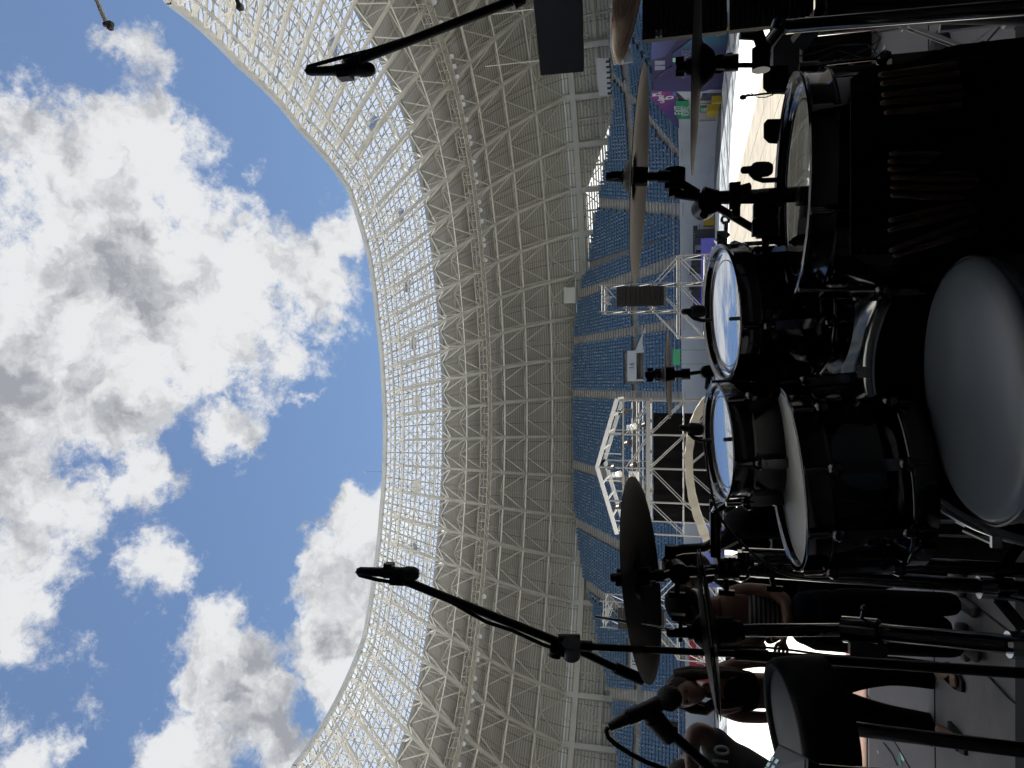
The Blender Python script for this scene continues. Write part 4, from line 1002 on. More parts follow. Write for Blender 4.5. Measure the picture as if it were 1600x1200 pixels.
# thin gooseneck microphone
e = empty('gooseneck_microphone', PZ(1165, 150, 2.4), 'tiny gooseneck microphone in front of the white pitch near the floor tom rim', 'microphone')
b = MB(); b.sphere(PZ(1161, 152, 2.4), .009, .009, .012, n=12); b.build('capsule', M_mic, e)
b = MB(); b.path([PZ(1164, 150, 2.4), PZ(1175, 149, 2.4), PZ(1190, 147, 2.4), PZ(1210, 145, 2.4)], .0035, n=6); b.path([PZ(1166, 148, 2.4), PZ(1174, 146, 2.4), PZ(1184, 152, 2.4), PZ(1196, 152, 2.4), PZ(1208, 148, 2.4)], .0018, n=6)
b.path([PZ(1206, 145, 2.4), Vector((PZ(1210, 145, 2.4).x, PZ(1210, 145, 2.4).y, ZR))], .006, n=8); b.build('neck', M_mic, e)
# ================================================================ ON THE FIELD
M_scaf = mat('scaffold_tube', (0.24, 0.24, 0.235), 0.45, metal=.2)
M_array = mat('array_black', (0.010, 0.009, 0.009), .7, spec=.2)
def delay_tower(x0, Y, ys, label, flip=1):
    "scaffold tower with a hanging line array; x0 = centre x at distance Y; bays of 2.06 m, lifts of 1.93 m"
    e = empty('delay_tower', (x0, Y, 0), label, 'scaffold tower', 'delay towers on the pitch')
    L = 1.93; z0 = CAMZ + .6 - 2 * L; w = 2.1; dpt = 2.1
    lv = [z0 + L * k for k in range(-1, 6)]                 # lift levels
    def up(x, y, za, zb, r=.055): m_ = MB(); m_.tube((x, y, za), (x, y, zb), r, n=6); return m_
    fr = MB()
    for yy in (0, dpt):
        for sx in (-.5, .5): fr.tube((x0 + sx * w, Y + yy, 0), (x0 + sx * w, Y + yy, lv[6] + .4), .05, n=6)
        for sx in (-1.5, 1.5): fr.tube((x0 + sx * w, Y + yy, 0), (x0 + sx * w, Y + yy, lv[3]), .05, n=6)
        for sx in (-2.1 * flip,): fr.tube((x0 - sx * w * 0, Y + yy, 0), (x0, Y + yy, 0.1), .03, n=6)
        for k, z in enumerate(lv):
            if z < .2: continue
            a, c = (-.5, .5) if k > 3 else (-1.5, 1.5)
            fr.tube((x0 + a * w, Y + yy, z), (x0 + c * w, Y + yy, z), .045, n=6)
            if k > 2: fr.tube((x0 + a * w, Y + yy, z + .14), (x0 + c * w, Y + yy, z + .14), .03, n=6)
        for k in range(len(lv) - 1):
            za, zb = max(lv[k], .1), lv[k + 1]
            fr.tube((x0 - .5 * w, Y + yy, za), (x0 + .5 * w, Y + yy, zb), .035, n=6)
            if k < 3:
                fr.tube((x0 + .5 * w, Y + yy, za), (x0 + 1.5 * w, Y + yy, zb), .035, n=6); fr.tube((x0 - 1.5 * w, Y + yy, za), (x0 - .5 * w, Y + yy, zb), .035, n=6)
            if k == 3:
                fr.tube((x0 - .5 * w, Y + yy, lv[4]), (x0 - 1.5 * w, Y + yy, lv[3]), .04, n=6); fr.tube((x0 + .5 * w, Y + yy, lv[4]), (x0 + 1.5 * w, Y + yy, lv[3]), .04, n=6)
    for k, z in enumerate(lv):
        if z < .2: continue
        for sx in ((-.5, .5) if k > 3 else (-1.5, -.5, .5, 1.5)): fr.tube((x0 + sx * w, Y, z), (x0 + sx * w, Y + dpt, z), .045, n=6)
    for k in range(len(lv) - 1):
        for sx in ((-.5, .5) if k > 2 else (-1.5, -.5, .5, 1.5)): fr.tube((x0 + sx * w, Y, max(lv[k], .1)), (x0 + sx * w, Y + dpt, lv[k + 1]), .035, n=6)
    fr.build('scaffold_frame', M_scaf, e)
    ht = MB(); zt = lv[6] + .1
    for a in (-.25, .25):
        for zz in (0, -.45): ht.tube((x0 + a, Y - 1.2, zt + zz), (x0 + a, Y + dpt + .4, zt + zz), .03, n=6)
    for q in range(6):
        ht.tube((x0 - .25, Y - 1.2 + q * .7, zt), (x0 + .25, Y - 1.2 + q * .7, zt - .45), .02, n=5); ht.tube((x0 - .25, Y - 1.2 + q * .7, zt), (x0 - .25, Y - .85 + q * .7, zt - .45), .02, n=5)
    ht.tube((x0, Y - .9, zt - .2), (x0, Y - .9, zt - 1.0), .05, n=6); ht.build('hoist_beam', M_scaf, e)
    for q in range(10):
        bb = MB(); z = zt - 1.35 - q * .37; ang = R(4 - q * 1.6); rot = Matrix.Rotation(ang, 3, 'X')
        bb.box((x0, Y - .7 + .004 * q * q, z), (1.5, .75, .34), rot); bb.box((x0, Y - 1.09 + .004 * q * q, z), (.10, .03, .30), rot, 0); bb.build('speaker_cabinet', M_array, e)
    return e
dt = PY(960, 468, 58)
delay_tower(dt.x, 57, None, 'white scaffold tower with a hanging black speaker array, nearer the splash cymbal')
dt2 = PY(960, 961, 58)
delay_tower(dt2.x, 58, None, 'white scaffold tower partly behind the large dark left crash cymbal')
# mixing position: pitched truss roof on scaffold with a black cloth wall
Yf = 44.0
def FX(x, y, Y=Yf): return PY(x, y, Y)
fo = empty('mixing_tower', (FX(1100, 733).x, Yf, 0), 'white scaffold mixing tower with a pitched truss roof and black cloth wall', 'scaffold tower')
xs = [FX(1050, y).x for y in (836, 786, 733, 680, 626)]
ze = FX(964, 733).z; zr = FX(933, 733).z; zb = FX(1013, 733).z; zl = FX(1068, 733).z
zmid = [ze + (zr - ze) * t for t in (0, .52, 1, .52, 0)]
f = MB()
for yy in (0, 4.2):
    for i, x in enumerate(xs): f.tube((x, Yf + yy, 0), (x, Yf + yy, zmid[i]), .06, n=6)
    for z in (zb, zl, 1.0):
        f.tube((xs[0], Yf + yy, z), (xs[-1], Yf + yy, z), .05, n=6)
    for z in (zb + .55, zb + .95): f.tube((xs[0], Yf + yy, z), (xs[-1], Yf + yy, z), .035, n=6)
    for i in range(4):
        d_ = 1 if i < 2 else -1
        pa = [(zl, zb), (zb, zb + 1.35), (1.0, zl)]
        for (za, zc) in pa:
            A_, B_ = (xs[i], xs[i + 1]) if d_ > 0 else (xs[i + 1], xs[i])
            f.tube((A_, Yf + yy, za), (B_, Yf + yy, zc), .035, n=6)
            f.tube((A_, Yf + yy + .3, za - .15), (B_, Yf + yy + .3, zc - .15), .03, n=6)
for i, x in enumerate(xs):
    for z in (zb, zl, zmid[i]): f.tube((x, Yf, z), (x, Yf + 4.2, z), .045, n=6)
f.build('scaffold_frame', M_scaf, fo)
for (xa, za, xb, zb_) in ((xs[0] - .1, ze, xs[2], zr), (xs[2], zr, xs[4] + .1, ze)):
    r_ = MB()
    for yy in (0, 4.2): r_.bar((xa, Yf + yy, za), (xb, Yf + yy, zb_), .14, .24, caps=True)
    for t in (0, .25, .5, .75, 1): r_.bar((xa + (xb - xa) * t, Yf, za + (zb_ - za) * t), (xa + (xb - xa) * t, Yf + 4.2, za + (zb_ - za) * t), .1)
    for t in (.2, .5, .8):
        r_.tube((xa + (xb - xa) * t, Yf, za + (zb_ - za) * t), (xa + (xb - xa) * t, Yf, ze - .3), .03, n=5)
    r_.build('roof_beam', mat('beam_white', (.55, .55, .55), .5), fo)
ev = MB(); ev.bar((xs[0], Yf - .1, zb), (xs[-1], Yf - .1, zb), .1, .24, caps=True); ev.bar((xs[0], Yf - .1, zb + 1.5), (xs[-1], Yf - .1, zb + 1.5), .08, .1, caps=True); ev.build('eaves_truss', M_scaf, fo)
cl = MB(); n_c = 24
for i in range(n_c):
    xa = xs[0] + .6 + (xs[-1] - xs[0] - 1.4) * i / n_c; xb = xs[0] + .6 + (xs[-1] - xs[0] - 1.4) * (i + 1) / n_c
    ya = Yf + 1.2 + .06 * math.sin(i * 1.9); yb = Yf + 1.2 + .06 * math.sin((i + 1) * 1.9)
    cl.add([(xa, ya, .2), (xb, yb, .2), (xb, yb, zb - .25), (xa, ya, zb - .25), (xa, ya + .03, .2), (xb, yb + .03, .2), (xb, yb + .03, zb - .25), (xa, ya + .03, zb - .25)], [(0, 1, 2, 3), (5, 4, 7, 6), (3, 2, 6, 7)])
cl.build('cloth_wall', mat('black_cloth', (.004, .0035, .004), .95, noise=.4, nscale=3, spec=.1), fo)
M_spot = mat('spot_black', (.03, .03, .032), .4)
for (x, y) in ((972, 645), (985, 668), (976, 693), (955, 730), (962, 742), (985, 728), (963, 792), (975, 784), (1003, 664)):
    p = FX(x, y, Yf + .3); l = MB(); l.tube(p, p + Vector((.1, -.25, -.3)), .16, .2, n=10); l.box(p + Vector((0, 0, .16)), (.3, .2, .14)); l.build('spotlight', M_spot if y not in (668, 742) else M_white, fo)
wb = FX(990, 745, Yf + .6); l = MB(); l.box(wb, (.6, .5, .55)); 
for q in range(4): l.box(wb + Vector((0, -.26, -.2 + q * .14)), (.5, .04, .05))
l.build('white_amplifier', M_white, fo)
# arched cream covered bow in front of the mixing tower
ar = MB(); YA = 26.0
px_ = [(1112, 622), (1104, 626), (1094, 640), (1085, 660), (1079, 685), (1076, 712), (1077, 745), (1081, 775), (1088, 802), (1097, 828), (1105, 846)]
cen = []
for i in range(len(px_) - 1):
    for t in (0, .34, .67): cen.append(((px_[i][0] * (1 - t) + px_[i + 1][0] * t), (px_[i][1] * (1 - t) + px_[i + 1][1] * t)))
cen.append(px_[-1])
P3 = [PY(x, y, YA) for x, y in cen]
for i in range(len(P3)):
    p = P3[i]; t = (P3[min(i + 1, len(P3) - 1)] - P3[max(i - 1, 0)]).normalized(); nn = Vector((-t.z, 0, t.x)); nn = nn if nn.z > 0 else -nn
    wv = .012 * math.sin(i * 2.1); hh = .14
    for (a, d_) in ((hh + wv, 0), (-hh - wv, 0), (-hh, .9), (hh, .9)): ar.v.append(tuple(p + nn * a + Vector((0, d_ + wv, 0))))
for i in range(len(P3) - 1):
    for q in range(4): ar.f.append((i * 4 + q, i * 4 + (q + 1) % 4, (i + 1) * 4 + (q + 1) % 4, (i + 1) * 4 + q)); ar.m.append(0); ar.sm.append(False)
abow = empty('fabric_arch', (P3[16].x, YA, 0), 'cream fabric covered arch standing in front of the mixing tower', 'arch')
ar.build('fabric_cover', mat('cream_fabric', (.26, .245, .205), .8, noise=.15, nscale=2, bump=.4, bscale=3), abow)
for x_ in (P3[0], P3[-1]):
    p_ = MB(); p_.box((x_.x, YA + .45, x_.z / 2), (.3, .8, x_.z)); p_.build('support_post', M_black, abow)
kb = MB(); kb.box((P3[16].x, YA + 1.6, .55), (4.6, 1.0, 1.1)); kb.box((P3[16].x - 1.2, YA + 1.7, 1.5), (1.0, .3, .7)); kb.box((P3[16].x + 1.2, YA + 1.7, 1.4), (.9, .3, .6)); 
tag(kb.build('control_desk', mat('desk_dark', (.05, .05, .055), .6), bevel=.03), 'dark control desk with two screens under the cream arch', 'desk')
# camera crane: slim grey beam beside the wall, seen between the stand and the right rack tom
M_grey = mat('grey_metal', (.25, .26, .27), .5)
def wall_pt(x, y): return PY(x, y, 86.6)
cr_ = empty('camera_crane', (wall_pt(1115, 300).x, 84, 0), 'tall grey post with a red base by the field wall', 'post')
q = wall_pt(1110, 258); b = MB(); 
for dx in (0, .35): b.tube((q.x + dx, 84, 0), (q.x + dx, 84, wall_pt(1108, 246).z), .05, n=6)
b.build('post', M_grey, cr_)
# black hoarding and notices on the far wall
def wall_board(name, label, cat, x0, y0, x1, y1, m_, Y=RYF, group=None, proud=.06):
    "a board on the far wall filling these photo pixels"
    a = PY(x0, y0, Y); c = PY(x1, y1, Y); b = MB(); b.box(((a.x + c.x) / 2, Y - proud, (a.z + c.z) / 2), (abs(a.x - c.x), .06, abs(a.z - c.z)))
    o = b.build(name, m_); 
    return tag(o, label, cat, group), (a, c)
M_navy = mat('navy_print', (.03, .035, .06), .6)
hb_, _ = wall_board('hoarding', 'narrow dark navy hoarding with faint white lettering low on the far wall', 'banner', 1083, 353, 1090, 470, M_navy)
mwp = basis(PY(1086.5, 374, RYF - .12), (1, 0, 0), (0, 0, 1)); tl = text_obj('lettering', 'CRAIOVA', .38, M_white, mwp, None); tl.parent = hb_
for yy in (412, 452):
    mwp = basis(PY(1086.5, yy, RYF - .12), (1, 0, 0), (0, 0, 1)); tl = text_obj('lettering', 'LIVE', .36, M_white, mwp, None); tl.parent = hb_
rl = MB(); a = PY(1093, 350, RYF - .2); c = PY(1093, 480, RYF - .2); rl.bar(a, c, .1); tag(rl.build('wall_rail', M_grey), 'thin grey rail under the navy hoarding', 'rail')
yl = mat('yellow_plastic', (.62, .40, .03), .5)
for (x, y, lab) in ((1109, 348, 'yellow bin at the foot of the far wall beside the right rack tom'), (1110, 755, 'orange yellow bin at the far wall below the cream arch')):
    p = PY(x, y, RYF - 1.2); b = MB(); b.box((p.x, p.y, .55), (.8, .7, 1.1)); b.box((p.x, p.y, 1.14), (.86, .76, .08)); tag(b.build('waste_bin', yl, bevel=.03), lab, 'bin', 'yellow bins along the wall')
# stacked cases and people-sized clutter against the far wall
M_case = mat('case_dark', (.045, .047, .055), .6, noise=.3, nscale=2); M_blue = mat('case_blue', (.035, .05, .22), .6)
cases = [(1098, 365, .9, M_case, 'black'), (1099, 377, 1.1, M_case, 'black'), (1101, 389, .9, M_grey, 'grey'), (1103, 397, .8, M_blue, 'blue'), (1100, 410, 1.3, M_case, 'black'), (1098, 422, 1.5, M_case, 'black'), (1100, 434, 1.2, M_grey, 'grey'), (1098, 446, 1.6, M_case, 'black'), (1100, 458, 1.3, M_case, 'black'), (1101, 470, 1.1, M_blue, 'blue')]
for i, (x, y, h, m_, cn) in enumerate(cases):
    p = PY(x, y, RYF - 2.0); b = MB(); b.box((p.x, p.y, h / 2 + .6), (.85, .9, h + 1.2)); b.box((p.x, p.y, h + 1.24), (.9, .95, .08)); b.box((p.x, p.y - .46, h * .5 + .6), (.3, .03, .2))
    tag(b.build('flight_case', m_, bevel=.02), '%s equipment case, %s in the row at the wall behind the delay tower' % (cn, ['rightmost', 'second from right', 'third from right', 'fourth from right', 'fifth from right', 'fifth from left', 'fourth from left', 'third from left', 'second from left', 'leftmost'][i]), 'case', 'cases along the far wall')
bh = MB(); p = PY(1118, 430, 70); bh.box((p.x, 70, .9), (7, .06, 1.8)); tag(bh.build('barrier_banner', mat('violet_print', (.10, .09, .42), .7)), 'violet cloth screen low on the field under the delay tower', 'banner')
bh = MB(); p = PY(1118, 830, 60); bh.box((p.x, 60, 1.1), (9, .06, 1.9)); tag(bh.build('barrier_banner', mat('blue_print', (.04, .06, .22), .7, noise=.5, nscale=.6)), 'dark blue banner strip beyond the mixing tower', 'banner')
# red banner
a = PY(1077, 1122, RYF - .1); c = PY(1077, 978, RYF - .1); zt = a.z - .02; zbm = zt - 2.35
rb_ = MB(); rb_.box(((a.x + c.x) / 2, RYF - .08, (zt + zbm) / 2), (c.x - a.x, .05, zt - zbm))
ro = rb_.build('red_banner', mat('red_print', (.55, .045, .05), .6)); tag(ro, 'long red banner with white capitals hanging on the far wall at the left', 'banner')
q = PY(1091, 1050, RYF - .14)
tl = text_obj('lettering', 'SUFLETUL', 1.55, M_white, basis((q.x, RYF - .12, zt - 1.35), (1, 0, 0), (0, 0, 1)), None, align='LEFT', sx=.62); tl.parent = ro
q = PY(1091, 1112, RYF - .14)
tl = text_obj('lettering', 'SE', 1.3, M_white, basis((q.x, RYF - .12, zt - .8), (1, 0, 0), (0, 0, 1)), None, align='LEFT', sx=.7); tl.parent = ro
lb = MB(); lb.box((a.x + .45, RYF - .115, zt - 1.2), (.05, .02, 1.7)); lb.build('white_line', M_white, ro)
# green notice by the splash cymbal, orange vests, small things on the stand
# side wall of the pitch on the right: printed banners, tunnel, exit signs
def side_pt(x, y, off=0.0):
    "point on the right-hand side wall (plane x = RX1) seen at this pixel"
    v = FWD + RGT * ((600 - y) / FPX) - UPV * ((x - 800) / FPX); t = (RX1 - off) / v.x; return CAM + v * t
def grad(name, cols, axis='Y', noise=.5, scale=.3):
    m_ = bpy.data.materials.new(name); m_.use_nodes = True; N = m_.node_tree.nodes; L = m_.node_tree.links; b = N['Principled BSDF']; b.inputs['Roughness'].default_value = .7
    tc = N.new('ShaderNodeTexCoord'); sx = N.new('ShaderNodeSeparateXYZ'); L.new(tc.outputs['Generated'], sx.inputs[0]); ns = N.new('ShaderNodeTexNoise'); ns.inputs['Scale'].default_value = scale; ns.inputs['Detail'].default_value = 1; L.new(tc.outputs['Object'], ns.inputs['Vector'])
    ma = N.new('ShaderNodeMath'); ma.operation = 'MULTIPLY_ADD'; L.new(ns.outputs['Fac'], ma.inputs[0]); ma.inputs[1].default_value = noise; L.new(sx.outputs[axis], ma.inputs[2])
    sb = N.new('ShaderNodeMath'); sb.operation = 'SUBTRACT'; L.new(ma.outputs[0], sb.inputs[0]); sb.inputs[1].default_value = noise / 2
    cr = N.new('ShaderNodeValToRGB'); el = cr.color_ramp.elements; el[0].position = 0; el[0].color = (*cols[0], 1); el[1].position = 1; el[1].color = (*cols[-1], 1)
    for i, c in enumerate(cols[1:-1]): e_ = el.new((i + 1) / (len(cols) - 1)); e_.color = (*c, 1)
    L.new(sb.outputs[0], cr.inputs[0]); L.new(cr.outputs[0], b.inputs['Base Color']); return m_
def side_poly(name, label, cat, poly, m_, off=.1, th=.05, parent=None):
    pts = [side_pt(x, y, off) for x, y in poly]; b = MB(); b.prism(pts, (th, 0, 0)); o = b.build(name, m_, parent)
    if label: tag(o, label, cat)
    return o
purple = grad('purple_print', [(.03, .20, .25), (.045, .045, .13), (.05, .035, .10), (.06, .06, .17)], 'Y', .25)
pink = grad('pink_print', [(.30, .05, .22), (.10, .05, .20), (.05, .07, .20)], 'Y', 1.1, .5)
ent = empty('entrance_banner', side_pt(1137, 90), 'purple printed hoarding round an entrance in the right-hand field wall', 'banner')
side_poly('backing', None, None, [(1018, 20), (1018, 140), (1137, 140), (1137, 20)], grad('purple_back', [(.05, .05, .14), (.035, .028, .075), (.04, .035, .09)], 'Z', .4), .04, .04, ent)
side_poly('upper_panel', None, None, [(1018, 20), (1018, 94), (1040, 88), (1058, 62), (1078, 42), (1078, 20)], grad('violet_up', [(.07, .03, .10), (.06, .06, .16), (.09, .11, .24)], 'Z', .3), .09, .04, ent)
side_poly('front_panel', None, None, [(1021, 127), (1022, 143), (1098, 143), (1137, 133), (1137, 40), (1086, 54), (1078, 64), (1051, 84), (1051, 104), (1046, 106)], purple, .16, .05, ent)
for y0, y1 in ((95, 102), (103, 110)):
    side_poly('pale_pane', None, None, [(1023, y0), (1023, y1), (1039, y1 - 1), (1039, y0)], mat('pale_pane', (.28, .27, .36), .5), .095, .03, ent)
bwid = (side_pt(1079, 82) - side_pt(1079, 119)).length
def side_text(txt, x, y, size, m_, parent, off=.2, align='CENTER', sx=1.0):
    p = side_pt(x, y, off); return_ = text_obj('lettering', txt, size, m_, basis(p, (0, -1, 0), (0, 0, 1)), None, align=align, sx=sx); return_.parent = parent; return_.matrix_parent_inverse = parent.matrix_basis.inverted(); return return_
M_faint = mat('faint_ink', (.20, .19, .30), .6)
side_text('TRAVERSARE', 1073, 101, 1.0, M_faint, ent, .24, sx=.95)
side_text('SPRE PELUZA', 1067, 101, .42, M_faint, ent, .24, sx=.95)
side_poly('running_man_sign', None, None, [(1051, 91), (1051, 97), (1056, 97), (1056, 91)], mat('lit_green', (.35, .75, .5), .5), .22, .03, ent)
pk = side_poly('gate_banner', 'pink and blue triangular banner giving gate number 6', 'banner', [(1019, 141), (1019, 158), (1027, 164), (1058, 200), (1061, 200), (1057, 140), (1040, 140)], pink, .12)
side_text('M', 1025, 148, .9, M_white, pk, .18); side_text('Poarta nr.', 1031, 150, .55, M_white, pk, .18); side_text('Gate no.', 1035, 155, .55, M_white, pk, .18); side_text('6', 1043, 153, 1.9, M_white, pk, .18)
side_text('spre', 1053, 147, .5, mat('cyan_ink', (.1, .4, .7), .6), pk, .18)
ex = side_poly('exit_sign', 'green sign reading EXIT IESIRE on the right-hand wall', 'sign', [(1056, 158), (1058, 186), (1078, 186), (1076, 158)], mat('sign_green', (.02, .30, .12), .5), .2)
side_text('EXIT', 1061, 172, 1.15, M_white, ex, .26); side_text('IESIRE', 1071, 174, 1.0, M_white, ex, .26)
for x in (1066,): side_text('-', x, 173, .8, M_white, ex, .26)
e2 = side_poly('exit_notice', 'small green exit notice on the pale door under the edge-on cymbal', 'sign', [(1094, 166), (1094, 176), (1106, 176), (1106, 166)], mat('sign_green2', (.02, .26, .13), .5), .2)
side_text('EXIT', 1099, 171, .5, M_white, e2, .26); side_text('IESIRE', 1102.5, 171, .4, M_white, e2, .26)
tn = empty('tunnel_entrance', side_pt(1110, 165), 'recessed players tunnel with grey gate and pale double door in the right wall', 'entrance')
side_poly('surround', None, None, [(1058, 143), (1061, 200), (1116, 194), (1128, 143)], M_wallp, .03, .03, tn)
side_poly('gate', None, None, [(1098, 146), (1094, 157), (1127, 156), (1128, 146)], mat('gate_grey', (.10, .10, .11), .7), .08, .04, tn)
side_poly('dark_recess', None, None, [(1056, 144), (1060, 158), (1072, 158), (1060, 146)], M_dark, .06, .03, tn)
side_poly('door', None, None, [(1094, 158), (1092, 191), (1117, 189), (1122, 157)], mat('pale_door', (.5, .45, .42), .6), .1, .04, tn)
for y in (162, 174, 188): side_poly('post', None, None, [(1092, y), (1092, y + .8), (1119, y + .8), (1119, y)], M_grey, .14, .05, tn)
side_poly('notice', None, None, [(1099, 147), (1099, 151), (1104, 151), (1104, 147)], M_blue, .14, .03, tn)
for (x, y, lab) in ((1114, 173, 'yellow bin in front of the pale tunnel door'), (1127, 46, 'yellow lying bollard beside the purple banner'), (1122, 156, 'thin yellow bar beside the grey tunnel gate')):
    p = side_pt(x, y, 1.0); w_ = 1.0 if y == 173 else .35; hgt = 1.1 if y != 46 else .5; b = MB(); b.box((p.x, p.y, p.z), (.6, w_ * 1.5, hgt * .9)); b.box((p.x, p.y, p.z + hgt * .47), (.66, w_ * 1.6, .08))
    b.box((p.x, p.y, (p.z - hgt * .45) / 2), (.2, .2, max(.1, p.z - hgt * .45)))
    tag(b.build('yellow_bin', yl, bevel=.02), lab, 'bin')
# green board and orange vests on the stand
def at_px(x, y, Y): return PY(x, y, Y)
p = at_px(1057, 558, 84); b = MB(); b.box(p, (1.8, .08, .8)); b.box((p.x + .8, p.y + .05, p.z / 2), (.06, .06, p.z)); b.box((p.x - .8, p.y + .05, p.z / 2), (.06, .06, p.z)); tag(b.build('green_board', mat('board_green', (.06, .38, .15), .5)), 'small green board beside the splash cymbal hub', 'sign')
# video screen hung under the roof on the right, control room boxes
scn = empty('video_screen', PY(870, 60, 78), 'large dark video screen hung under the roof at the upper right', 'screen')
A = PY(845, 118, 82); Bq = PY(912, 112, 82); D_ = PY(833, 0, 72); E_ = PY(905, 0, 72); D2 = A + (D_ - A) * 1.7; E2 = Bq + (D2 - A)
th_s = (D2 - A).cross(Bq - A).normalized() * 1.0; th_s = th_s if th_s.y > 0 else -th_s
b = MB(); b.prism([A, Bq, E2, D2], th_s); b.build('casing', mat('screen_casing', (.008, .008, .010), .8, spec=.2), scn)
b = MB(); k_ = .02; cc = (A + Bq + D2 + E2) / 4; b.prism([p_ + (cc - p_) * k_ - th_s * .04 for p_ in (A, Bq, E2, D2)], th_s * .03); b.build('display', mat('display_off', (.010, .010, .013), .8, spec=.2), scn)
for t in (.1, .5, .9):
    h_ = MB(); q_ = A.lerp(D2, t) + th_s * .5; h_.tube(q_, q_ + Vector((0, 0, 6.5)), .07, n=6); h_.build('hanger', M_steel, scn)
cb = empty('control_room', PY(940, 115, 84), 'long white cabin with a row of small dark windows above the right-hand seats', 'cabin')
b = MB(); A = PY(933, 90, 90); C_ = PY(941, 149, 98); E_ = PY(953, 90, 90); 
b.prism([PY(931, 91, 88), PY(936, 149, 94), PY(955, 149, 94), PY(951, 91, 88)], (.9, 2.4, 0)); b.build('wall', M_wallp, cb)
for i in range(7):
    t = (i + .5) / 7; q_ = PY(950 + 3 * t, 91 + 58 * t, 88 + 6 * t); w_ = MB(); w_.box(q_ + Vector((0, -.06, 0)), (.5, .1, .55)); w_.build('window', M_dark, cb)
for (x, y, Y, w, h, lab) in ((891, 462, 122, 2.7, 2.0, 'white loudspeaker cabinet under the ring beam beside the seats'),):
    p = at_px(x, y, Y); e = empty('wall_loudspeaker', p, lab, 'loudspeaker'); b = MB(); b.box(p, (w, 1.2, h)); b.box(p + Vector((0, -.63, 0)), (w * .9, .06, h * .88)); b.build('cabinet', M_white, e)
    b = MB(); b.box(p + Vector((0, 1.2, .9)), (.3, 1.6, .2)); b.build('bracket', M_steel, e)
# antenna rod on the roof edge
q_ = PY(600, 737, 84); b = MB(); b.tube(q_, PY(570, 737, 84), .03, .015, n=6); b.tube(PY(571, 736, 84), PY(571, 739, 84), .05, n=6); tag(b.build('lightning_rod', M_grey), 'thin lightning rod standing on the roof edge', 'rod')
# ================================================================ PEOPLE
def skin_obj(name, verts, edges, mats_, parent=None, sub=2, root=0):
    me = bpy.data.meshes.new(name); me.from_pydata([v[0] for v in verts], edges, []); me.update()
    o = bpy.data.objects.new(name, me); COL.objects.link(o)
    sk = o.modifiers.new('skin', 'SKIN'); sk.use_smooth_shade = True
    for i, v in enumerate(verts):
        d = me.skin_vertices[0].data[i]; d.radius = v[1] if isinstance(v[1], tuple) else (v[1], v[1]); d.use_root = (i == root)
    ss = o.modifiers.new('sub', 'SUBSURF'); ss.levels = sub; ss.render_levels = sub
    dg = bpy.context.evaluated_depsgraph_get(); dg.update()
    m2 = bpy.data.meshes.new_from_object(o.evaluated_get(dg)); bpy.data.objects.remove(o); bpy.data.meshes.remove(me)
    m2.name = name; m2.materials.clear(); m2.materials.append(mats_)
    for p in m2.polygons: p.use_smooth = True
    o = bpy.data.objects.new(name, m2); COL.objects.link(o)
    if parent is not None: o.parent = parent; o.matrix_parent_inverse = parent.matrix_basis.inverted()
    return o
def chain(pts): return [(Vector(p), r) for p, r in pts], [(i, i + 1) for i in range(len(pts) - 1)]
M_skin = mat('skin', (.18, .092, .062), .5, noise=.08, nscale=10)
M_skin2 = mat('skin_tan', (.12, .062, .042), .5, noise=.08, nscale=10)
M_hair = mat('brown_hair', (.020, .010, .006), .6, spec=.15, noise=.4, nscale=40)
M_cloth = mat('black_clothes', (.006, .006, .008), .95, spec=.1, noise=.3, nscale=14, bump=.25, bscale=20)
M_navyc = mat('navy_clothes', (.006, .008, .016), .95, spec=.1, noise=.3, nscale=14, bump=.25, bscale=20)
def head_mesh(name, c, fwd, up, s, m_, parent, long=1.0):
    "one-piece head with brow, nose, lips, chin and ears; c = centre of the skull, s = head height"
    f = Vector(fwd).normalized(); u = Vector(up).normalized(); u = (u - f * u.dot(f)).normalized(); r = u.cross(f)
    n, k = 40, 30; vs = []
    for j in range(k + 1):
        ph = math.pi * j / k; z = math.cos(ph)
        for i in range(n):
            t = 2 * math.pi * i / n; x, y = math.sin(ph) * math.sin(t), math.sin(ph) * math.cos(t)   # y forward
            w, d, h = .36, .44, .5
            if z < 0: w *= 1 + .30 * z; d *= 1 + .12 * z
            X, Y, Z = x * w, y * d, z * h
            if y > 0:
                g = lambda a, b_, sa, sb: math.exp(-((X - a) / sa) ** 2 - ((Z - b_) / sb) ** 2)
                Y += .085 * g(0, -.10, .045, .085) + .035 * g(0, .0, .03, .10)          # nose
                Y -= .050 * (g(.13, .03, .07, .05) + g(-.13, .03, .07, .05))             # eye sockets
                Y += .030 * g(0, .11, .22, .04) + .028 * g(0, -.245, .10, .022) + .024 * g(0, -.29, .08, .022) - .02 * g(0, -.268, .1, .012)
                Y += .045 * g(0, -.42, .11, .07)
                Y += .018 * (g(.17, -.1, .08, .08) + g(-.17, -.1, .08, .08))
            vs.append(Vector(c) + (r * X + f * Y + u * Z * long) * s)
    b = MB(); b.add(vs, [(j * n + i, (j + 1) * n + i, (j + 1) * n + (i + 1) % n, j * n + (i + 1) % n) for j in range(k) for i in range(n)], 0, True)
    for sd in (-1, 1): b.sphere(Vector(c) + (r * sd * .36 - f * .04 - u * .03) * s, .035 * s, .06 * s, .10 * s, Matrix((r, f, u)).transposed(), 10)
    o = b.build(name, m_, parent)
    for sd in (-1, 1):
        e = MB(); e.sphere(Vector(c) + (r * sd * .135 + f * .385 + u * .03) * s, .045 * s, .03 * s, .028 * s, Matrix((r, f, u)).transposed(), 10); e.build('eye', mat('eye_dark', (.05, .04, .035), .2), parent)
    return r, f, u
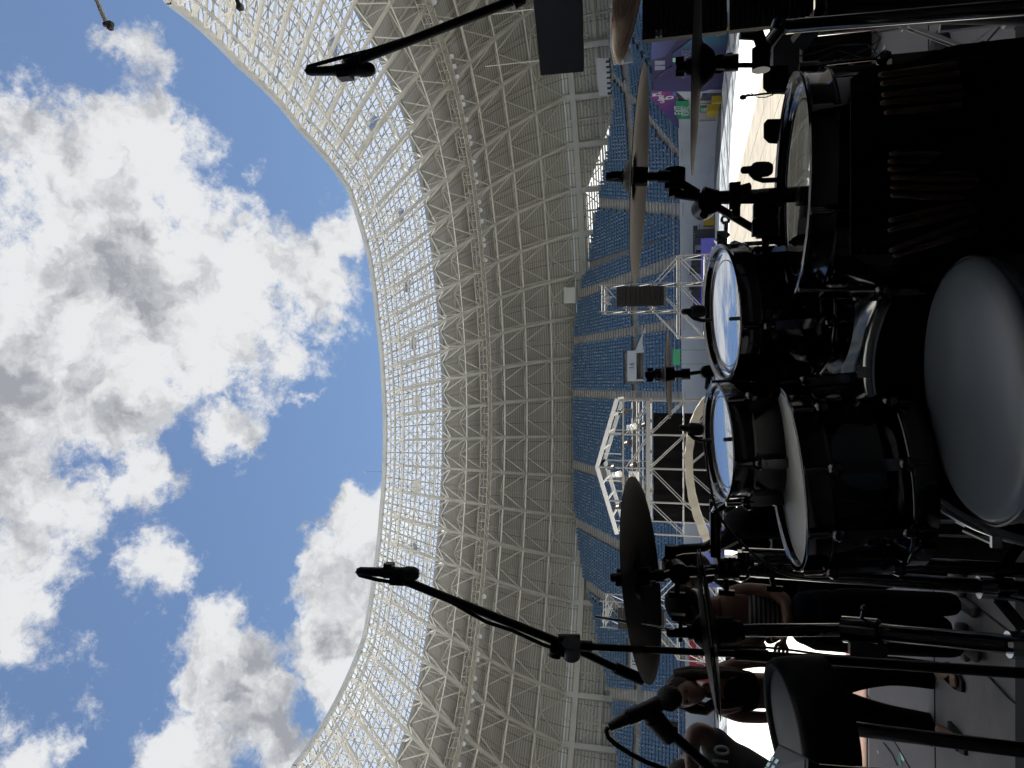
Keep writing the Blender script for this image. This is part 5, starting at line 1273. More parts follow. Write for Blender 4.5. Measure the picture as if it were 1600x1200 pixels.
def hand(name_parent, wrist, direction, palm_n, s, m_, curl=.5, left=1):
    "five-fingered hand: palm and fingers grown as one skin"
    d = Vector(direction).normalized(); pn = Vector(palm_n); pn = (pn - d * pn.dot(d)).normalized(); sd = d.cross(pn) * left; W_ = Vector(wrist)
    vs = [(W_, .022 * s), (W_ + d * .035 * s, (.034 * s, .016 * s)), (W_ + d * .075 * s, (.036 * s, .015 * s))]; ed = [(0, 1), (1, 2)]
    for i, (off, ln) in enumerate(((-.030, .068), (-.010, .078), (.010, .074), (.029, .058))):
        p = W_ + d * .088 * s + sd * off * s; a = 0; b_ = len(vs); vs.append((p, .0095 * s)); ed.append((2, b_))
        q = p
        for k in range(3):
            a += curl * (.55 + .12 * k + .08 * i); q = q + (d * math.cos(a) + pn * math.sin(a)) * ln * s * (.42, .33, .25)[k]; vs.append((q, (.0088 - .001 * k) * s)); ed.append((len(vs) - 2, len(vs) - 1))
    p = W_ + d * .03 * s - sd * .03 * s; b_ = len(vs); vs.append((p, .013 * s)); ed.append((1, b_))
    q = p + (d * .7 - sd * .6 + pn * .25).normalized() * .034 * s; vs.append((q, .011 * s)); ed.append((b_, b_ + 1))
    q = q + (d * .85 - sd * .15 + pn * .4).normalized() * .028 * s; vs.append((q, .0095 * s)); ed.append((b_ + 1, b_ + 2))
    return vs, ed
def body(e, name, V_, E_, m_, root=0): return skin_obj(name, V_, E_, m_, e, 2, root)
def merge(*parts_):
    vs, ed = [], []
    for v, e_, link in parts_:
        b_ = len(vs); vs += v; ed += [(a + b_, c + b_) for a, c in e_]
        if link is not None: ed.append((link, b_))
    return vs, ed
# --- woman in a black crop top at the left, facing us
w = empty('person', (PZ(1490, 1085, 4.9).x, PZ(1490, 1085, 4.9).y, ZS), 'long-haired person with sunglasses on head, black crop top and wide black trousers', 'person', 'people on the stage')
Dw = 4.72
def PW(x, y, d=0.0): return PZ(x, y, Dw + d)
# skin figure: torso, neck, arms
pel = PW(1235, 1078)
T_, TE = chain([(PW(1262, 1082), (.145, .105)), (PW(1228, 1080), (.135, .095)), (PW(1195, 1079), (.115, .085)), (PW(1160, 1079), (.13, .095)), (PW(1135, 1078), (.135, .09)), (PW(1118, 1078), (.07, .06)), (PW(1108, 1078), .052), (PW(1096, 1078), .050)])
armL = [(PW(1128, 1108), .056), (PW(1150, 1118), .047), (PW(1185, 1121, -.02), .040), (PW(1212, 1120, -.06), .036), (PW(1240, 1108, -.12), .030), (PW(1262, 1098, -.16), .024)]
armR = [(PW(1128, 1046), .056), (PW(1150, 1036), .047), (PW(1185, 1033, -.02), .040), (PW(1215, 1036, -.06), .036), (PW(1240, 1046, -.12), .030), (PW(1262, 1054, -.16), .024)]
vs, ed = list(T_), list(TE)
for arm in (armL, armR):
    b_ = len(vs); vs += arm; ed += [(b_ + i, b_ + i + 1) for i in range(len(arm) - 1)]; ed.append((4, b_))
    hv, he = hand(w, arm[-1][0], (arm[-1][0] - arm[-2][0]) + Vector((0, -.01, 0)), Vector((-.7 if arm is armR else .7, .3, 0)) * -1, 1.0, M_skin, .55, 1 if arm is armL else -1)
    hb = len(vs); vs += hv[1:]; ed += [(a + hb - 1, c + hb - 1) for a, c in he if a > 0]; ed.append((b_ + len(arm) - 1, hb))
body(w, 'body', vs, ed, M_skin)
r, f, u = head_mesh('face', PW(1074, 1081), Vector((.10, -1, -.05)), Vector((-.04, 0, 1)), .245, M_skin, w)
hc = PW(1074, 1081)
hb = MB(); hb.sphere(hc + u * .028 - f * .028, .105, .118, .118, Matrix((r, f, u)).transposed(), 24)
hair_pts = []
ho = hb.build('hair', M_hair, w)
for sd, (xx, yy) in ((1, (1150, 1052)), (-1, (1140, 1104))):
    pts = [hc + r * .07 * sd + u * .06 - f * .04, hc + r * .105 * sd - f * .01 - u * .03, hc + r * .115 * sd - u * .12 + f * .0, PW(1115, 1050 if sd > 0 else 1103, -.10), PW(xx, yy, -.14), PW(xx + 22, yy + (3 if sd > 0 else -3), -.13)]
    q = MB(); q.path(pts, .03, n=10, radii=[.045, .036, .030, .026, .02, .010]); q.build('hair_lock', M_hair, w)
    q = MB(); q.path([p - f * .05 for p in pts], .03, n=10, radii=[.05, .045, .036, .03, .022, .010]); q.build('hair_lock', M_hair, w)
g_ = MB()
for sd in (-1, 1): g_.sphere(hc + u * .115 + f * .045 + r * .038 * sd, .030, .012, .020, Matrix((r, f, u)).transposed(), 12); g_.tube(hc + u * .115 + f * .04 + r * .07 * sd, hc + u * .06 - f * .05 + r * .095 * sd, .003, n=6)
g_.tube(hc + u * .115 + f * .05 - r * .012, hc + u * .115 + f * .05 + r * .012, .003, n=6); g_.build('sunglasses', M_blackg, w)
V1, E1 = chain([(PW(1186, 1079, -.01), (.125, .098)), (PW(1170, 1079, -.01), (.138, .108)), (PW(1152, 1079, -.015), (.142, .112)), (PW(1135, 1079, 0), (.14, .10)), (PW(1126, 1079, .01), (.115, .075))])
body(w, 'crop_top', V1, E1, M_cloth)
for yy in (1098, 1056):
    q = MB(); q.path([PW(1140, yy, -.11), PW(1122, yy, -.06), PW(1116, yy, .0), PW(1124, yy, .08)], .014, n=8); q.build('strap', M_cloth, w)
LG = [([(1230, 1080, .0, (.155, .115)), (1262, 1082, 0, (.165, .125)), (1300, 1098, 0, .112), (1345, 1112, 0, .098), (1390, 1124, 0, .094), (1430, 1133, 0, .10), (1465, 1143, 0, .112), (1482, 1148, 0, .112)]), ([(1266, 1074, 0, .10), (1300, 1064, 0, .105), (1345, 1054, 0, .095), (1390, 1050, 0, .088), (1430, 1052, 0, .092), (1462, 1055, 0, .10), (1470, 1056, 0, .10)])]
vs = [(PW(a, b_, d_), r_) for a, b_, d_, r_ in LG[0]]; ed = [(i, i + 1) for i in range(len(vs) - 1)]
b0 = len(vs); vs += [(PW(a, b_, d_), r_) for a, b_, d_, r_ in LG[1]]; ed += [(1, b0)] + [(b0 + i, b0 + i + 1) for i in range(len(LG[1]) - 1)]
body(w, 'trousers', vs, ed, M_cloth)
q = MB(); c_ = PW(1228, 1080); q.lathe(c_, UPV, [(.15, -.02), (.156, 0), (.15, .02)], n=32); q.build('belt', M_cloth, w)
for (x, y) in ((1492, 1156), (1488, 1060)):
    p = PH(x, y, ZS + .03); p.y -= .0
    V2, E2 = chain([(p + Vector((0, .13, .05)), .036), (p + Vector((0, .06, .03)), (.042, .03)), (p + Vector((0, -.02, .01)), (.044, .022)), (p + Vector((.01, -.08, 0)), (.036, .014))]); body(w, 'foot', V2, E2, M_skin)
    s_ = MB(); s_.prism([p + Vector(v_) for v_ in ((-.045, .15, -.028), (.045, .15, -.028), (.055, -.04, -.028), (.03, -.12, -.028), (-.03, -.12, -.028), (-.055, -.04, -.028))], (0, 0, .02)); s_.path([p + Vector((-.05, -.02, -.01)), p + Vector((0, -.02, .045)), p + Vector((.05, -.02, -.01))], .01, n=8); s_.build('sandal', M_black, w)
ph_ = MB(); c_ = PW(1262, 1066, -.26); ph_.box(c_, (.075, .012, .15)); ph_.build('necklace_pass', M_black, w)
# --- bearded man in profile, dark jacket
mn = empty('person', (PZ(1480, 930, 4.6).x, PZ(1480, 930, 4.6).y, ZS), 'tall bearded person in profile, in dark jacket and trousers, behind the hi-hat', 'person', 'people on the stage')
Dm = 4.35
def PM(x, y, d=0.0): return PZ(x, y, Dm + d)
T_ = [(PM(1300, 912), (.165, .13)), (PM(1250, 908), (.16, .13)), (PM(1195, 905), (.165, .14)), (PM(1160, 902), (.175, .13)), (PM(1138, 898), (.12, .09)), (PM(1122, 895), .062), (PM(1105, 893), .058)]
vs = list(T_); ed = [(i, i + 1) for i in range(len(T_) - 1)]
for arm in ([(PM(1155, 880, .06), .07), (PM(1195, 862, .05), .058), (PM(1240, 862, -.03), .05), (PM(1262, 900, -.16), .042), (PM(1252, 940, -.22), .03)], [(PM(1155, 925, -.06), .07), (PM(1195, 938, -.08), .058), (PM(1240, 950, -.10), .05), (PM(1225, 985, -.16), .04), (PM(1195, 1003, -.18), .03)]):
    b_ = len(vs); vs += arm; ed += [(b_ + i, b_ + i + 1) for i in range(len(arm) - 1)]; ed.append((3, b_))
body(mn, 'jacket', vs, ed, M_navyc)
vs = [(PM(1262, 912), (.165, .135)), (PM(1300, 913), (.17, .14)), (PM(1345, 900), .112), (PM(1400, 893), .092), (PM(1450, 892), .078), (PM(1480, 893), .07)]
ed = [(i, i + 1) for i in range(5)]; b0 = len(vs)
vs += [(PM(1345, 940), .112), (PM(1400, 958, -.05), .092), (PM(1450, 975, -.08), .078), (PM(1490, 985, -.1), .07)]; ed += [(1, b0), (b0, b0 + 1), (b0 + 1, b0 + 2), (b0 + 2, b0 + 3)]
body(mn, 'trousers', vs, ed, M_cloth)
for (x, y) in ((1506, 1000), (1500, 905)):
    p = PH(x, y, ZS + .035); V2, E2 = chain([(p + Vector((.10, .02, .01)), .042), (p, (.045, .035)), (p + Vector((-.12, -.03, 0)), (.045, .028))]); body(mn, 'shoe', V2, E2, mat('shoe_grey', (.10, .09, .09), .6))
hc = PM(1078, 888)
r, f, u = head_mesh('face', hc, Vector((-.93, -.25, -.28)), Vector((-.25, 0, 1)), .25, M_skin2, mn)
q = MB(); q.sphere(hc + u * .03 - f * .022, .105, .125, .115, Matrix((r, f, u)).transposed(), 22)
for i in range(70):
    a = rnd.uniform(0, 2 * math.pi); bq = rnd.uniform(0.1, 1.3); dv = (r * math.cos(a) * math.sin(bq) + (-f) * math.sin(a) * math.sin(bq) * .9 + u * math.cos(bq)); q.sphere(hc + u * .03 - f * .03 + dv * .112, rnd.uniform(.014, .024), n=6)
q.build('hair', M_hair, mn)
q = MB(); q.sphere(hc - u * .085 + f * .062, .062, .052, .058, Matrix((r, f, u)).transposed(), 18)
for i in range(50):
    a = rnd.uniform(-1.4, 1.4); q.sphere(hc - u * rnd.uniform(.05, .13) + (f * math.cos(a) + r * math.sin(a)) * .088, rnd.uniform(.008, .015), n=6)
q.build('beard', M_hair, mn)
q = MB()
for sd in (-1, 1): q.box(hc + f * .112 + r * .036 * sd + u * .012, (.045, .006, .032), Matrix((r, f, u)).transposed()); q.tube(hc + f * .108 + r * .06 * sd + u * .012, hc + r * .095 * sd + u * .01 - f * .02, .0028, n=6)
q.build('glasses', M_blackg, mn)
hv, he = hand(mn, PM(1195, 1003, -.18), Vector((-.25, -.05, .35)), Vector((0, -1, .2)), 1.1, M_skin2, .5, 1); skin_obj('hand', hv, he, M_skin2, mn, 2, 0)
hv, he = hand(mn, PM(1252, 940, -.22), Vector((-.5, -.1, .1)), Vector((0, -1, .2)), 1.1, M_skin2, .6, -1); skin_obj('hand', hv, he, M_skin2, mn, 2, 0)
# --- woman in a cap and striped top
w2 = empty('person', (PZ(1500, 960, 4.1).x, PZ(1500, 960, 4.1).y, ZS), 'person in a black cap and striped top with a dark jacket tied at the waist', 'person', 'people on the stage')
Dc = 4.0
def PC(x, y, d=0.0): return PZ(x, y, Dc + d)
T_ = [(PC(1240, 962), (.14, .11)), (PC(1205, 960), (.125, .10)), (PC(1170, 957), (.135, .105)), (PC(1140, 953), (.14, .10)), (PC(1122, 950), (.08, .065)), (PC(1110, 948), .052), (PC(1098, 946), .05)]
vs = list(T_); ed = [(i, i + 1) for i in range(len(T_) - 1)]
arms = ([(PC(1136, 930, .02), .052), (PC(1165, 922, 0), .046), (PC(1205, 924, -.06), .042), (PC(1228, 938, -.12), .038), (PC(1232, 968, -.18), .03), (PC(1228, 985, -.2), .024)], [(PC(1136, 976, -.02), .052), (PC(1162, 990, -.04), .046), (PC(1190, 1000, -.08), .042), (PC(1170, 1008, -.14), .034), (PC(1150, 1010, -.16), .026)])
for k, arm in enumerate(arms):
    b_ = len(vs); vs += arm; ed += [(b_ + i, b_ + i + 1) for i in range(len(arm) - 1)]; ed.append((3, b_))
    hv, he = hand(w2, arm[-1][0], arm[-1][0] - arm[-2][0], Vector((.2, -1, .1)), 1.0, M_skin, .6, 1 if k else -1)
    hb = len(vs); vs += hv[1:]; ed += [(a + hb - 1, c + hb - 1) for a, c in he if a > 0]; ed.append((b_ + len(arm) - 1, hb))
body(w2, 'body', vs, ed, M_skin)
def striped():
    m_ = bpy.data.materials.new('striped_knit'); m_.use_nodes = True; N = m_.node_tree.nodes; L = m_.node_tree.links; b = N['Principled BSDF']; b.inputs['Roughness'].default_value = .85
    tc = N.new('ShaderNodeTexCoord'); sx = N.new('ShaderNodeSeparateXYZ'); L.new(tc.outputs['Object'], sx.inputs[0]); wv = N.new('ShaderNodeTexWave'); wv.bands_direction = 'Z'; wv.inputs['Scale'].default_value = 13; wv.inputs['Distortion'].default_value = .6; L.new(tc.outputs['Object'], wv.inputs['Vector'])
    cr = N.new('ShaderNodeValToRGB'); cr.color_ramp.elements[0].position = .45; cr.color_ramp.elements[0].color = (.03, .03, .035, 1); cr.color_ramp.elements[1].position = .6; cr.color_ramp.elements[1].color = (.28, .26, .25, 1); L.new(wv.outputs['Fac'], cr.inputs[0]); L.new(cr.outputs[0], b.inputs['Base Color']); return m_
V1, E1 = chain([(PC(1236, 962, -.005), (.145, .118)), (PC(1205, 960, -.01), (.136, .112)), (PC(1175, 957, -.01), (.145, .116)), (PC(1158, 955, -.005), (.14, .11))]); body(w2, 'striped_top', V1, E1, striped())
vs = [(PC(1225, 964), (.155, .125)), (PC(1262, 966), (.17, .14)), (PC(1310, 948), .115), (PC(1380, 945), .09), (PC(1450, 944), .075), (PC(1500, 944), .065)]; ed = [(i, i + 1) for i in range(5)]; b0 = len(vs)
vs += [(PC(1310, 990), .115), (PC(1380, 998), .09), (PC(1450, 1006), .075), (PC(1505, 1010), .065)]; ed += [(1, b0), (b0, b0 + 1), (b0 + 1, b0 + 2), (b0 + 2, b0 + 3)]
body(w2, 'trousers', vs, ed, M_cloth)
V1, E1 = chain([(PC(1250, 925, -.1), .06), (PC(1262, 945, -.16), .085), (PC(1258, 975, -.17), .09), (PC(1255, 1005, -.12), .07)]); body(w2, 'tied_jacket', V1, E1, M_navyc)
hc = PC(1078, 945); r, f, u = head_mesh('face', hc, Vector((-.35, -.9, -.5)), Vector((-.1, -.3, 1)), .235, M_skin, w2)
q = MB(); q.sphere(hc + u * .035 - f * .01, .105, .12, .10, Matrix((r, f, u)).transposed(), 24); q.prism([hc + u * .035 + f * .09 - r * .075, hc + u * .02 + f * .17 - r * .055, hc + u * .02 + f * .185, hc + u * .02 + f * .17 + r * .055, hc + u * .035 + f * .09 + r * .075], u * .012); q.build('cap', M_cloth, w2)
for (x, y) in ((1516, 1016), (1512, 948)):
    p = PH(x, y, ZS + .035); V2, E2 = chain([(p + Vector((0, .09, .01)), .038), (p, (.042, .033)), (p + Vector((0, -.12, 0)), (.04, .026))]); body(w2, 'shoe', V2, E2, mat('shoe_grey', (.10, .09, .09), .6))
# --- person bending at the lower left edge, dark shirt with white 10
w3 = empty('person', (PZ(1500, 1230, 3.9).x, PZ(1500, 1230, 3.9).y, ZS), 'person leaning forward at the left edge in a dark shirt numbered 10', 'person', 'people on the stage')
De = 3.9
def PE(x, y, d=0.0): return PZ(x, y, De + d)
vs = [(PE(1215, 1245), .06), (PE(1180, 1225), .06), (PE(1150, 1205), .06), (PE(1128, 1190), .065), (PE(1112, 1198), .06), (PE(1098, 1212), .055)]
ed = [(i, i + 1) for i in range(5)]
ar_ = [(PE(1108, 1152, -.05), .066), (PE(1090, 1142, -.06), .060), (PE(1082, 1150, -.1), .050), (PE(1080, 1175, -.16), .044), (PE(1082, 1205, -.2), .036), (PE(1086, 1225, -.22), .028)]
b_ = len(vs); vs += ar_; ed += [(b_ + i, b_ + i + 1) for i in range(len(ar_) - 1)]; ed.append((3, b_))
body(w3, 'body', vs, ed, M_skin2)
vs = [(PE(1222, 1248), (.165, .14)), (PE(1180, 1226), (.168, .142)), (PE(1150, 1206), (.172, .142)), (PE(1130, 1192), (.155, .12)), (PE(1118, 1160, -.04), .085), (PE(1104, 1150, -.05), .074)]
body(w3, 'shirt', vs, [(i, i + 1) for i in range(5)], mat('shirt_dark', (.035, .04, .045), .8, bump=.2, bscale=20))
vs = [(PE(1215, 1248), (.17, .14)), (PE(1255, 1262), (.17, .14)), (PE(1330, 1262), .11), (PE(1420, 1262), .085), (PE(1500, 1262), .07)]; body(w3, 'trousers', vs, [(i, i + 1) for i in range(4)], M_cloth)
r, f, u = head_mesh('face', PE(1085, 1226, .05), Vector((-.5, -.6, -.5)), Vector((-.3, -.1, 1)), .24, M_skin2, w3)
q = MB(); q.sphere(PE(1085, 1226, .05) + u * .03 - f * .03, .105, .12, .11, Matrix((r, f, u)).transposed(), 20); q.build('hair', M_hair, w3)
pc = PE(1128, 1181, -.178)
tl = text_obj('lettering', '10', .115, mat('grey_ink', (.45, .46, .47), .7), basis(pc, (1, 0, -.12), UPV), w3, extr=.004)
# ================================================================ STAGE FURNITURE
# black panel wall at stage right (picture top)
pr = empty('panel_wall', PZ(1205, 20, 5.2), 'tall black slatted panel wall closing the stage at the right', 'panel')
a = PZ(1003, 58, 5.6); c = PZ(1205, 34, 5.3); x0_, y0_ = a.x, a.y
zt, zb_ = a.z, ZS
for k in range(4):
    xa = x0_ + k * 1.02; 
    for j, (z0, z1) in enumerate(((zb_ + .02, zb_ + .62), (zb_ + .64, zb_ + 1.24), (zb_ + 1.26, zt))):
        b = MB(); b.box((xa + .5, y0_ + .08, (z0 + z1) / 2), (1.0, .06, z1 - z0))
        for q in range(16): b.box((xa + .5, y0_ + .042, z0 + (z1 - z0) * (q + .5) / 16), (.94, .016, (z1 - z0) / 40))
        b.build('panel', M_black, pr)
for dx in (.3, .36):
    b = MB(); q = PZ(1033, 57, 5.55); b.box(q + Vector((0, -.05, dx * .5 - .15)), (.05, .03, .02)); b.build('latch', M_chrome, pr)
# thick stage-side tube and pole at the top of the picture
pt_ = empty('truss_leg', PZ(1500, 18, 1.6), 'thick black padded pole rising at the far right edge', 'pole')
b = MB(); b.tube(PZ(1300, 14, 1.9), PZ(1640, 18, 1.75), .032, n=20); b.build('pole', M_black, pt_)
b = MB()
for q in range(9): b.lathe(PZ(1284 + q * 6, 16 + abs(4 - q) * .2, 1.9), FWD.cross(RGT), [(.036, -.006), (.042, 0), (.036, .006)], n=20)
b.build('corrugated_sleeve', M_rubber, pt_)
b = MB(); b.bar(PZ(1245, 70, 2.6), PZ(1300, 5, 2.5), .075, .05, caps=True); b.build('flat_arm', mat('satin_black', (.05, .05, .053), .35), pt_)
# hanging thing in the sky, top left: end of a lighting bar
hg = empty('hanging_bar', PY(165, 20, 12), 'dark hanging bar end against the sky at the top edge', 'bar')
b = MB(); b.tube(PY(146, -12, 12), PY(166, 36, 12), .045, n=10); b.build('bar', M_grey, hg)
b = MB(); b.tube(PY(163, 38, 12), PY(176, 38, 12), .05, n=10); b.box(PY(172, 40, 12), (.16, .1, .08)); b.build('end_bracket', M_black, hg)
hg = empty('hanging_bar', PY(370, 5, 12), 'short dark bar end over the roof edge at the top', 'bar')
b = MB(); b.tube(PY(366, -10, 12), PY(374, 10, 12), .045, n=10); b.build('bar', M_black, hg)
b = MB(); b.box(PY(375, 11, 12), (.1, .1, .1)); b.build('end_bracket', M_black, hg)
# front line: moving lights / monitors seen as black blocks against the pitch
for (x0, x1, y0, y1, z, lab) in ((1192, 1232, 104, 146, 4.6, 'black stage monitor standing beside the floor tom rim, right of the gooseneck microphone'), (1193, 1236, 187, 224, 4.6, 'black stage monitor seen just over the floor tom rim, left of the gooseneck microphone')):
    e = empty('stage_monitor', PZ(x1, (y0 + y1) / 2, z), lab, 'speaker', 'stage monitors at the front'); b = MB()
    P_ = lambda x, y, d=0: PZ(x, y, z + d)
    b.prism([P_(x0, y0 + 6), P_(x0, y1 - 8), P_(x0 + 8, y1), P_(x1, y1 + 2), P_(x1, y0 - 2), P_(x0 + 6, y0 - 1)], view((x0 + x1) / 2, (y0 + y1) / 2) * .35); b.build('cabinet', mat('monitor_black', (.004, .004, .005), .9, spec=.1), e, bevel=.006)
    b = MB(); b.bar(P_(x0 + 6, y1 - 8, .01), P_(x0 + 6, y0 + 8, .01), .03, .02, caps=True); b.build('handle', M_blackm, e)
    b = MB(); q = P_(x1, (y0 + y1) / 2, .17); b.tube(q, Vector((q.x, q.y, ZS)), .05, n=12); b.lathe(Vector((q.x, q.y, ZS)), (0, 0, 1), [(.22, 0), (.22, .02), (.05, .03)], n=24, cap=True); b.build('stand', M_black, e)
# floor wedge at the lower left with a white badge
wm = empty('floor_monitor', PH(1320, 1170, ZS), 'black wedge floor monitor with a small white badge at the left stage edge', 'speaker')
p = PH(1323, 1140, ZS); 
b = MB(); xl = PH(1323, 1215, ZS).x; xr = p.x; y_ = p.y; ht = .42; dp = .55
poly = [Vector((xr, y_, ZS)), Vector((xr, y_, ZS + .12)), Vector((xr, y_ + dp * .75, ZS + ht)), Vector((xr, y_ + dp, ZS + ht * .9)), Vector((xr, y_ + dp, ZS))]
b.prism(poly, Vector((xl - xr, 0, 0))); b.build('cabinet', M_black, wm, bevel=.012)
b = MB(); n_ = Vector((0, -(ht - .12), dp * .75)).normalized(); c0 = Vector(((xl + xr) / 2, y_ + dp * .375, ZS + (ht + .12) / 2)) + n_ * .008; t_ = Vector((0, dp * .75, ht - .12)).normalized(); rot = Matrix((Vector((1, 0, 0)), t_, n_)).transposed()
b.box(c0, (abs(xl - xr) * .94, .56, .012), rot); b.build('grille', mat('wedge_grille', (.10, .10, .10), .55, noise=.4, nscale=200, bump=.6, bscale=300), wm)
b = MB(); q = PH(1311, 1180, ZS); 
bd0 = Vector((q.x, y_ + .10, ZS + .19)) + n_ * .02; b.box(bd0, (.05, .05, .004), rot); b.build('badge', M_white, wm)
# electronic pad at the lower left and the sampler in front of it
nP = disc_n(1226, 1137, .23, -3.5); cP = PZ(1226, 1137, 1.45); rP = .128
ep = empty('drum_pad', (cP.x, cP.y, ZR), 'thick rubber rimmed drum pad with a grey mesh head at the lower left', 'drum')
b = MB(); b.lathe(cP, nP, [(rP * .86, -.006), (rP * .88, .001), (rP * .93, .005), (rP * 1.0, .004), (rP * 1.04, -.006), (rP * 1.05, -.03), (rP * 1.04, -.095), (rP * .9, -.105)], n=64, cap=True); b.build('rim', M_rubber, ep)
b = MB(); b.lathe(cP, nP, [(rP * .87, -.0055), (.0005, -.0055)], n=48); b.build('mesh_head', mat('mesh_grey', (.13, .13, .135), .6, bump=.3, bscale=500), ep)
b = MB(); b.tube(cP - nP * .08, Vector((cP.x, cP.y, ZR)), .014, n=12); b.build('post', M_hoop, ep)
tripod(ep, cP, ZR, .25, M_hoop, .7, .22)
sp_ = empty('sampler', PZ(1240, 1190, 1.05), 'tilted black sampler with a lit screen at the lower left corner', 'device')
A_, B_, C_, D_ = PZ(1217, 1162, 1.10), PZ(1192, 1205, 1.12), PZ(1262, 1230, .98), PZ(1262, 1186, .98)
nn = (B_ - A_).cross(D_ - A_).normalized(); nn = nn if nn.y < 0 else -nn
b = MB(); b.prism([A_, B_, C_, D_], -nn * .02); b.build('case', mat('bezel', (.03, .03, .034), .35), sp_, bevel=.002)
cc = (A_ + B_ + C_ + D_) / 4; b = MB(); b.prism([p_.lerp(cc, .10) + nn * .0015 for p_ in (A_, B_, C_, D_)], -nn * .001)
ms = bpy.data.materials.new('screen_glow'); ms.use_nodes = True; bs = ms.node_tree.nodes['Principled BSDF']; bs.inputs['Base Color'].default_value = (.01, .012, .018, 1); bs.inputs['Roughness'].default_value = .45
b.build('screen', ms, sp_)
mi = bpy.data.materials.new('icon_glow'); mi.use_nodes = True; bs = mi.node_tree.nodes['Principled BSDF']; bs.inputs['Base Color'].default_value = (.35, .45, .5, 1); bs.inputs['Emission Color'].default_value = (.4, .6, .7, 1); bs.inputs['Emission Strength'].default_value = .12
ux = (B_ - A_).normalized(); uy = (D_ - A_).normalized()
for (i, j) in ((.5, .12), (.72, .12), (.5, .3), (.72, .3), (.9, .12)):
    q = A_ + (B_ - A_) * i + (D_ - A_) * j + nn * .003; rot = Matrix((ux, uy, ux.cross(uy))).transposed(); b = MB(); b.box(q, (.008, .011, .001), rot); b.build('icon', mi, sp_)
b = MB(); b.tube(cc - nn * .02, Vector((cc.x, cc.y + .05, ZR)), .012, n=10); b.build('stand', M_hoop, sp_)
# black cloth stick bag over the floor tom side with sticks
bag = empty('stick_bag', PZ(1450, 230, 1.05), 'big black cloth bag hanging beside the throne', 'bag')
out = [(1330, 122), (1345, 112), (1358, 105), (1376, 101), (1400, 100), (1420, 98), (1440, 91), (1460, 82), (1478, 74), (1500, 69), (1530, 66), (1560, 62), (1600, 58), (1640, 56)]
n_u = 14; b = MB(); M_bag = mat('bag_cloth', (.006, .006, .008), .95, spec=.1, noise=.4, nscale=9, bump=.4, bscale=12)
for i, (x, y) in enumerate(out):
    for j in range(n_u + 1):
        t = j / n_u; yy = y + (398 - y) * t; bul = math.sin(math.pi * t) ** .6 * .07
        b.v.append(tuple(PZ(x, yy, 1.13 - bul - .012 * math.sin(yy * .09 + i * .5) - (x - 1330) * .0002)))
nv = len(b.v)
for i in range(len(out)):
    for j in range(n_u + 1): b.v.append(tuple(Vector(b.v[i * (n_u + 1) + j]) + FWD * .005))
for off, flip in ((0, 0), (nv, 1)):
    for i in range(len(out) - 1):
        for j in range(n_u):
            f_ = (off + i * (n_u + 1) + j, off + i * (n_u + 1) + j + 1, off + (i + 1) * (n_u + 1) + j + 1, off + (i + 1) * (n_u + 1) + j)
            b.f.append(f_ if flip else f_[::-1]); b.m.append(0); b.sm.append(True)
for i in range(len(out) - 1):
    b.f.append((i * (n_u + 1), (i + 1) * (n_u + 1), nv + (i + 1) * (n_u + 1), nv + i * (n_u + 1))); b.m.append(0); b.sm.append(True)
    e_ = n_u; b.f.append((i * (n_u + 1) + e_, nv + i * (n_u + 1) + e_, nv + (i + 1) * (n_u + 1) + e_, (i + 1) * (n_u + 1) + e_)); b.m.append(0); b.sm.append(True)
for j in range(n_u): b.f.append((j, nv + j, nv + j + 1, j + 1)); b.m.append(0); b.sm.append(True)
b.build('cloth', M_bag, bag)
M_wood = mat('stick_wood', (.17, .105, .07), .5, noise=.2, nscale=20)
sticks = [(1373, 117, 1492, 103), (1376, 131, 1496, 117), (1378, 148, 1500, 137), (1376, 161, 1502, 150), (1382, 176, 1500, 166), (1390, 240, 1512, 245), (1388, 252, 1520, 257), (1388, 264, 1522, 269), (1392, 277, 1526, 281), (1392, 292, 1524, 294), (1392, 305, 1520, 309), (1389, 344, 1515, 318), (1388, 360, 1524, 325), (1390, 392, 1520, 345), (1396, 400, 1524, 358)]
names = ['topmost of the five sticks nearest the bag edge', 'second of the five sticks nearest the bag edge', 'third of the five sticks nearest the bag edge', 'fourth of the five sticks nearest the bag edge', 'fifth of the five sticks nearest the bag edge', 'first of the six parallel sticks in the middle of the bag', 'second of the six parallel middle sticks', 'third of the six parallel middle sticks', 'fourth of the six parallel middle sticks', 'fifth of the six parallel middle sticks', 'last of the six parallel middle sticks', 'upper of the two slanting sticks nearest the middle bunch', 'lower of the two slanting sticks near the middle bunch', 'upper of the two sticks nearest the throne', 'lower of the two sticks nearest the throne']
for (xa, ya, xb, yb), nm in zip(sticks, names):
    A_, B_ = PZ(xa, ya, 1.035), PZ(xb, yb, 1.035); ax_ = (B_ - A_).normalized(); L_ = (B_ - A_).length
    b = MB(); b.lathe(A_, ax_, [(.0005, -.001), (.003, .001), (.0038, .005), (.0036, .011), (.003, .016), (.0048, .04), (.006, L_ * .9), (.006, L_)], n=12)
    tag(b.build('drum_stick', M_wood), 'brown wooden drum stick, ' + nm.replace('of the ', 'of '), 'drum stick', 'sticks in the black bag')
